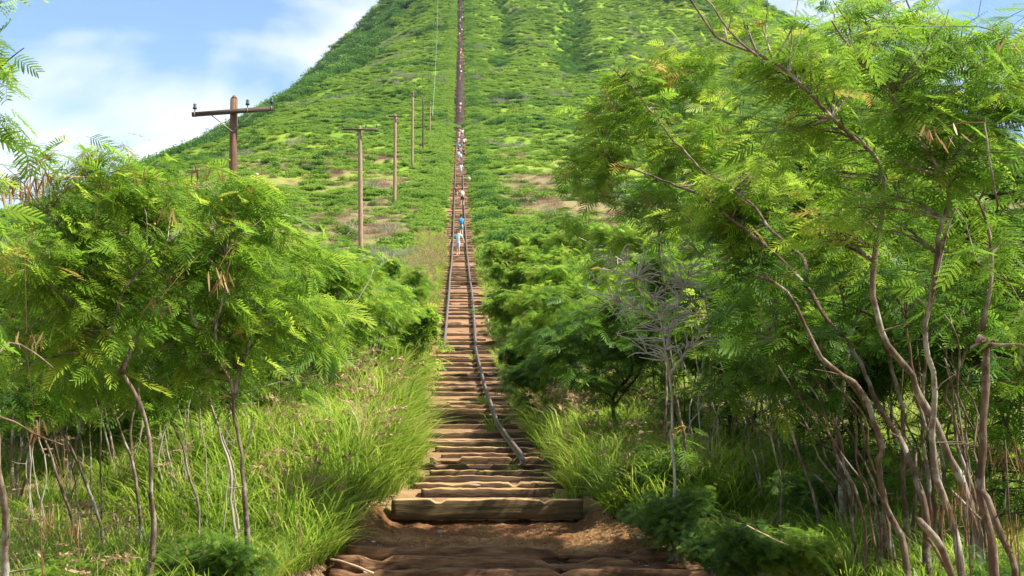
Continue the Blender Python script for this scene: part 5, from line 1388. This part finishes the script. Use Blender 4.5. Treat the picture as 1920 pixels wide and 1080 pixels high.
def person_meshes(pose):
    """pose: lean, left/right leg swing, arm angles. faces +Y (away from the photo's camera)"""
    lean, ll, rl, la, ra = pose
    hip = Vector((0, 0, .93)); sh = Vector((0, math.sin(lean) * .50, .93 + math.cos(lean) * .50)); nk = sh + Vector((0, .02, .09)); hd = nk + Vector((0, .05, .14))
    P = {'pelvis': hip, 'waist': hip.lerp(sh, .35), 'chest': hip.lerp(sh, .78), 'neck': nk}
    seg = lambda a, ang, L, x=0: a + Vector((x, math.sin(ang) * L, -math.cos(ang) * L))
    for sd_, lg, ar in (('L', ll, la), ('R', rl, ra)):
        sx = -1 if sd_ == 'L' else 1
        h = hip + Vector((sx * .095, 0, -.03)); kn = seg(h, lg[0], .43); an = seg(kn, lg[1], .41); to = an + Vector((sx * .02, .15, -.045))
        s = sh + Vector((sx * .17, 0, -.01)); el = seg(s, ar[0], .28, sx * ar[2]); wr = seg(el, ar[1], .25, sx * ar[2] * .3); ha = seg(wr, ar[1], .08)
        P.update({'hip' + sd_: h, 'knee' + sd_: kn, 'ank' + sd_: an, 'toe' + sd_: to, 'sho' + sd_: s, 'elb' + sd_: el, 'wri' + sd_: wr, 'han' + sd_: ha})
        P['heel' + sd_] = an + Vector((0, -.03, -.05))
    low = min(P['toeL'].z, P['toeR'].z, P['heelL'].z, P['heelR'].z) - .035
    for k in P: P[k] = P[k] - Vector((0, 0, low))
    hd = hd - Vector((0, 0, low))
    P['skull'] = hd; P['crown'] = hd + Vector((0, 0, .055))
    names = list(P); ix = {n: i for i, n in enumerate(names)}
    E = [('pelvis', 'waist'), ('waist', 'chest'), ('chest', 'neck'), ('neck', 'skull'), ('skull', 'crown')]
    for q in 'LR': E += [('pelvis', 'hip' + q), ('hip' + q, 'knee' + q), ('knee' + q, 'ank' + q), ('ank' + q, 'toe' + q), ('ank' + q, 'heel' + q), ('chest', 'sho' + q), ('sho' + q, 'elb' + q), ('elb' + q, 'wri' + q), ('wri' + q, 'han' + q)]
    rad = {'pelvis': (.135, .10), 'waist': (.125, .09), 'chest': (.15, .105), 'neck': .052, 'skull': (.078, .098), 'crown': (.070, .082)}
    for q in 'LR': rad.update({'hip' + q: .085, 'knee' + q: .055, 'ank' + q: .036, 'toe' + q: .035, 'heel' + q: .032, 'sho' + q: .055, 'elb' + q: .038, 'wri' + q: .027, 'han' + q: (.022, .040)})
    body = skin_mesh('body', [P[n] for n in names], [(ix[a], ix[b]) for a, b in E], [rad[n] for n in names], 0, 1)
    # shirt
    n2 = ['chest', 'waist', 'pelvis', 'shoL', 'shoR']; ps = [P[n] for n in n2]
    ps += [P['shoL'].lerp(P['elbL'], .65), P['shoR'].lerp(P['elbR'], .65), P['chest'].lerp(P['neck'], .62)]
    ps[2] = P['pelvis'] + Vector((0, 0, -.01))
    shirt = skin_mesh('shirt', ps, [(0, 1), (1, 2), (0, 3), (0, 4), (3, 5), (4, 6), (0, 7)], [(.168, .122), (.145, .108), (.158, .122), .070, .070, .060, .060, .075], 0, 1)
    # shorts
    ps = [P['pelvis'] + Vector((0, 0, .03)), P['hipL'], P['hipR'], P['hipL'].lerp(P['kneeL'], .78), P['hipR'].lerp(P['kneeR'], .78), P['pelvis'] + Vector((0, 0, .10))]
    shorts = skin_mesh('shorts', ps, [(0, 1), (0, 2), (1, 3), (2, 4), (0, 5)], [(.150, .118), .100, .100, .083, .083, (.140, .108)], 0, 1)
    # hair cap / hat
    c = P['skull'] + Vector((0, -.012, .035))
    hair = skin_mesh('hair', [c + Vector((0, -.01, -.06)), c, c + Vector((0, -.005, .045))], [(0, 1), (1, 2)], [(.070, .072), (.088, .102), (.066, .080)], 1, 1)
    # cap: crown with a brim
    m = MB(); cc = np.array(P['skull']) + [0, .0, .045]
    m.tube([cc, cc + [0, 0, .05], cc + [0, 0, .085], cc + [0, 0, .10]], [.098, .092, .065, .01], 10)
    m.add([cc + [-.07, .07, 0.003], cc + [.07, .07, 0.003], cc + [.055, .17, -.01], cc + [-.055, .17, -.01]], [[0, 1, 2, 3]])
    cap = m.mesh('cap', None, True)
    # backpack
    ch = P['chest'].lerp(P['waist'], .3)
    m = MB(); b = np.array(ch) + [0, -.19, .0]
    for dz, w, dp in ((0, .15, .09),):
        t = [b + [0, 0, -.24], b + [0, 0, -.20], b + [0, -.01, 0], b + [0, 0, .18], b + [0, .02, .235]]
        th = np.linspace(0, 2 * np.pi, 13)[:-1]; V = []
        for p, k in zip(t, (.75, 1, 1.05, .95, .55)):
            for a in th: V.append(p + [np.sign(math.cos(a)) * abs(math.cos(a)) ** .6 * .15 * k, np.sign(math.sin(a)) * abs(math.sin(a)) ** .6 * .095 * k, 0])
        n = 12; Q = [[i * n + j, i * n + (j + 1) % n, (i + 1) * n + (j + 1) % n, (i + 1) * n + j] for i in range(4) for j in range(n)]
        V += [t[0], t[-1]]; T = [[60, (j + 1) % n, j] for j in range(n)] + [[61, 48 + j, 48 + (j + 1) % n] for j in range(n)]
        m.add(V, Q, T)
    for sx in (-1, 1):
        m.tube([b + [sx * .09, .07, .17], np.array(P['sho' + 'LR'[sx > 0]]) * [.6, 1, 1] + [0, 0, .075], np.array(ch) + [sx * .10, .135, .02], b + [sx * .11, .10, -.18]], .016, 5)
    pack = m.mesh('backpack', None, True)
    m = MB()
    for q in 'LR':
        a, t = np.array(P['ank' + q]), np.array(P['toe' + q]); h = np.array(P['heel' + q])
        m.tube([h + [0, -.02, 0], h + [0, .03, .0], (h + t) / 2, t, t + [0, .04, 0]], [.025, .046, .048, .043, .018], 8)
    shoes = m.mesh('shoes', None, True)
    return dict(body=body, shirt=shirt, shorts=shorts, hair=hair, cap=cap, backpack=pack, shoes=shoes)

COLS = {}
def cloth(c):
    if c not in COLS:
        pal = dict(skin=(.46, .26, .17), tan=(.34, .18, .11), pale=(.58, .38, .28), aqua=(.42, .62, .62), green=(.04, .30, .17), blue=(.05, .25, .55), navy=(.02, .025, .09), black=(.02, .02, .025),
                   white=(.75, .77, .80), red=(.62, .05, .03), orange=(.75, .20, .03), pink=(.62, .25, .26), ltblue=(.38, .52, .68), maroon=(.10, .03, .03), grey=(.22, .22, .23), brown=(.06, .03, .02), teal=(.05, .28, .30), purple=(.20, .10, .24), blond=(.35, .22, .09), khaki=(.33, .27, .17))
        COLS[c] = flat_mat('cloth_' + c if c not in ('skin', 'tan', 'pale') else 'skin_' + c, pal[c])
    return COLS[c]
POSES = [person_meshes((.12, (.75, -.35), (-.18, -.35), (-.35, .1, .05), (.4, .9, .05))),
         person_meshes((.20, (-.12, -.30), (.85, -.30), (.35, .8, .06), (-.4, 0, .06))),
         person_meshes((.02, (.22, -.05), (-.20, -.38), (-.15, .1, .20), (.2, .35, .28))),
         person_meshes((.06, (.06, .0), (-.06, -.05), (.0, .15, .08), (.1, 1.2, .10)))]
def hiker(px, d, pose, h, skin, shirt, shorts, hair, label, pack=None, cap=None, face=0.0):
    x = at_px(px, d)
    root = empty('person', (x, d, float(S(d)) + .015), face)
    k = h / 1.72; root.scale = (k, k, k)
    g = POSES[pose]
    def part(n, c):
        o = bpy.data.objects.new(n, g[n])
        if not g[n].materials: g[n].materials.append(cloth('grey'))
        link(o, root); o.material_slots[0].link = 'OBJECT'; o.material_slots[0].material = cloth(c)
    part('body', skin); part('shoes', 'grey')
    if shirt: part('shirt', shirt)
    part('shorts', shorts)
    part('cap' if cap else 'hair', cap or hair)
    if pack: part('backpack', pack)
    tag(root, label, 'person', 'hikers climbing the stairway')
def hikers():
    hiker(858, 93, 2, 1.68, 'pale', 'aqua', 'ltblue', 'brown', 'lowest person on the steps, walking down in a pale aqua top and shorts', face=math.pi * .94)
    hiker(864, 108, 0, 1.78, 'pale', 'green', 'teal', 'brown', 'hiker in a green top with a bright blue backpack, second from the bottom', pack='blue')
    hiker(866, 138, 1, 1.80, 'skin', None, 'black', 'brown', 'shirtless hiker with a white pack and black shorts, beside a reddish-brown one', pack='white')
    hiker(854.5, 144, 0, 1.70, 'tan', 'maroon', 'tan', 'brown', 'hiker in dark brownish clothes at the left rail')
    hiker(863, 181, 2, 1.66, 'skin', 'white', 'ltblue', 'brown', 'single hiker in white, just below the crowd', face=math.pi)
    C = [(859, 208, 0, 'skin', 'ltblue', 'ltblue', 'hiker in light blue at the bottom left of the crowd', None),
         (863, 203, 1, 'tan', 'black', 'grey', 'hiker in dark clothes bending behind the light blue one', 'white'),
         (868.5, 214, 1, 'tan', 'maroon', 'black', 'hiker in dark maroon at the bottom right of the crowd', None),
         (859.5, 226, 0, 'pale', 'white', 'maroon', 'hiker in white top in the middle left of the crowd', 'teal'),
         (858.5, 238, 1, 'skin', 'pink', 'ltblue', 'hiker in a salmon pink shirt on the left of the crowd', None),
         (869, 236, 3, 'pale', 'white', 'navy', 'hiker in white with navy shorts on the right of the crowd', None),
         (872, 238, 1, 'skin', 'orange', 'navy', 'hiker in orange red at the right edge of the crowd', None),
         (864, 246, 1, 'tan', 'purple', 'grey', 'hiker in purple in the middle of the crowd', None),
         (865, 229, 1, 'skin', 'navy', 'khaki', 'hiker in a navy shirt and khaki shorts inside the crowd', 'grey'),
         (862, 218, 0, 'skin', 'grey', 'black', 'hiker in a grey shirt behind the light blue one', None),
         (861, 262, 1, 'skin', 'khaki', 'maroon', 'hiker in khaki, last one visible at the first crest', None),
         (866, 258, 0, 'pale', 'white', 'grey', 'hiker in a white shirt at the top right of the crowd', None),
         (860, 252, 0, 'skin', 'pink', 'white', 'hiker in pale clothes at the top of the crowd', None)]
    for px, d, p, sk, a, b, lab, pk in C:
        hiker(px, d, p, rnd.uniform(1.65, 1.82), sk, a, b, 'brown', lab, pack=pk)
    # far up the mountain
    D = [(861.5, 322, 'pink', 'grey', 'tiny hiker in pink just above the first crest'), (862, 330, 'white', 'maroon', 'tiny hiker in white next to the pink one above the crest'),
         (861, 398, 'maroon', 'grey', 'tiny hiker in dark red, lowest of the upper group'), (863, 410, 'white', 'navy', 'tiny pale-shirted hiker near the dark red one'),
         (861, 424, 'pink', 'white', 'tiny hiker in washed-out pink on the upper steps'), (862, 444, 'khaki', 'maroon', 'tiny hiker in khaki on the upper steps'),
         (866, 452, 'orange', 'orange', 'tiny hiker in bright orange standing at the right of the steps'), (862, 459, 'white', 'pink', 'tiny light-dressed hiker above the orange one'),
         (863, 469, 'orange', 'khaki', 'tiny hiker in dull orange on the upper steps'), (861, 502, 'red', 'red', 'tiny hiker all in vivid red'),
         (860, 512, 'white', 'grey', 'tiny hiker in white right above the vivid red one'), (864, 520, 'white', 'black', 'tiny hiker in white standing right of the others'),
         (861, 530, 'purple', 'grey', 'tiny hiker in purple below the topmost white ones'), (861, 543, 'ltblue', 'white', 'tiny hiker in light blue near the top'),
         (865, 548, 'white', 'navy', 'tiny hiker in white near the top, at the right edge of the steps'), (861, 572, 'purple', 'black', 'tiny dark-clothed hiker near the top'),
         (862, 598, 'white', 'pink', 'topmost tiny hiker, at the upper edge of the picture')]
    for i, (px, d, a, b, lab) in enumerate(D):
        hiker(px, d, i % 2, rnd.uniform(1.7, 1.9), 'skin', a, b, 'brown', lab)
hikers()

# ------------------------------------------------------------------ air
def haze():
    m = MB(); m.box((0, 850, 130), (900, 930, 165))
    mat, ns, ls = new_mat('haze_air')
    v = ns.new('ShaderNodeVolumePrincipled'); v.inputs['Color'].default_value = (.80, .88, 1.0, 1); v.inputs['Density'].default_value = .00005
    v.inputs['Anisotropy'].default_value = .2
    o = ns.new('ShaderNodeOutputMaterial'); ls.new(v.outputs[0], o.inputs['Volume'])
    tag(m.build('haze', mat), 'thin bluish air over the whole valley and mountain', 'haze', kind='stuff')
haze()
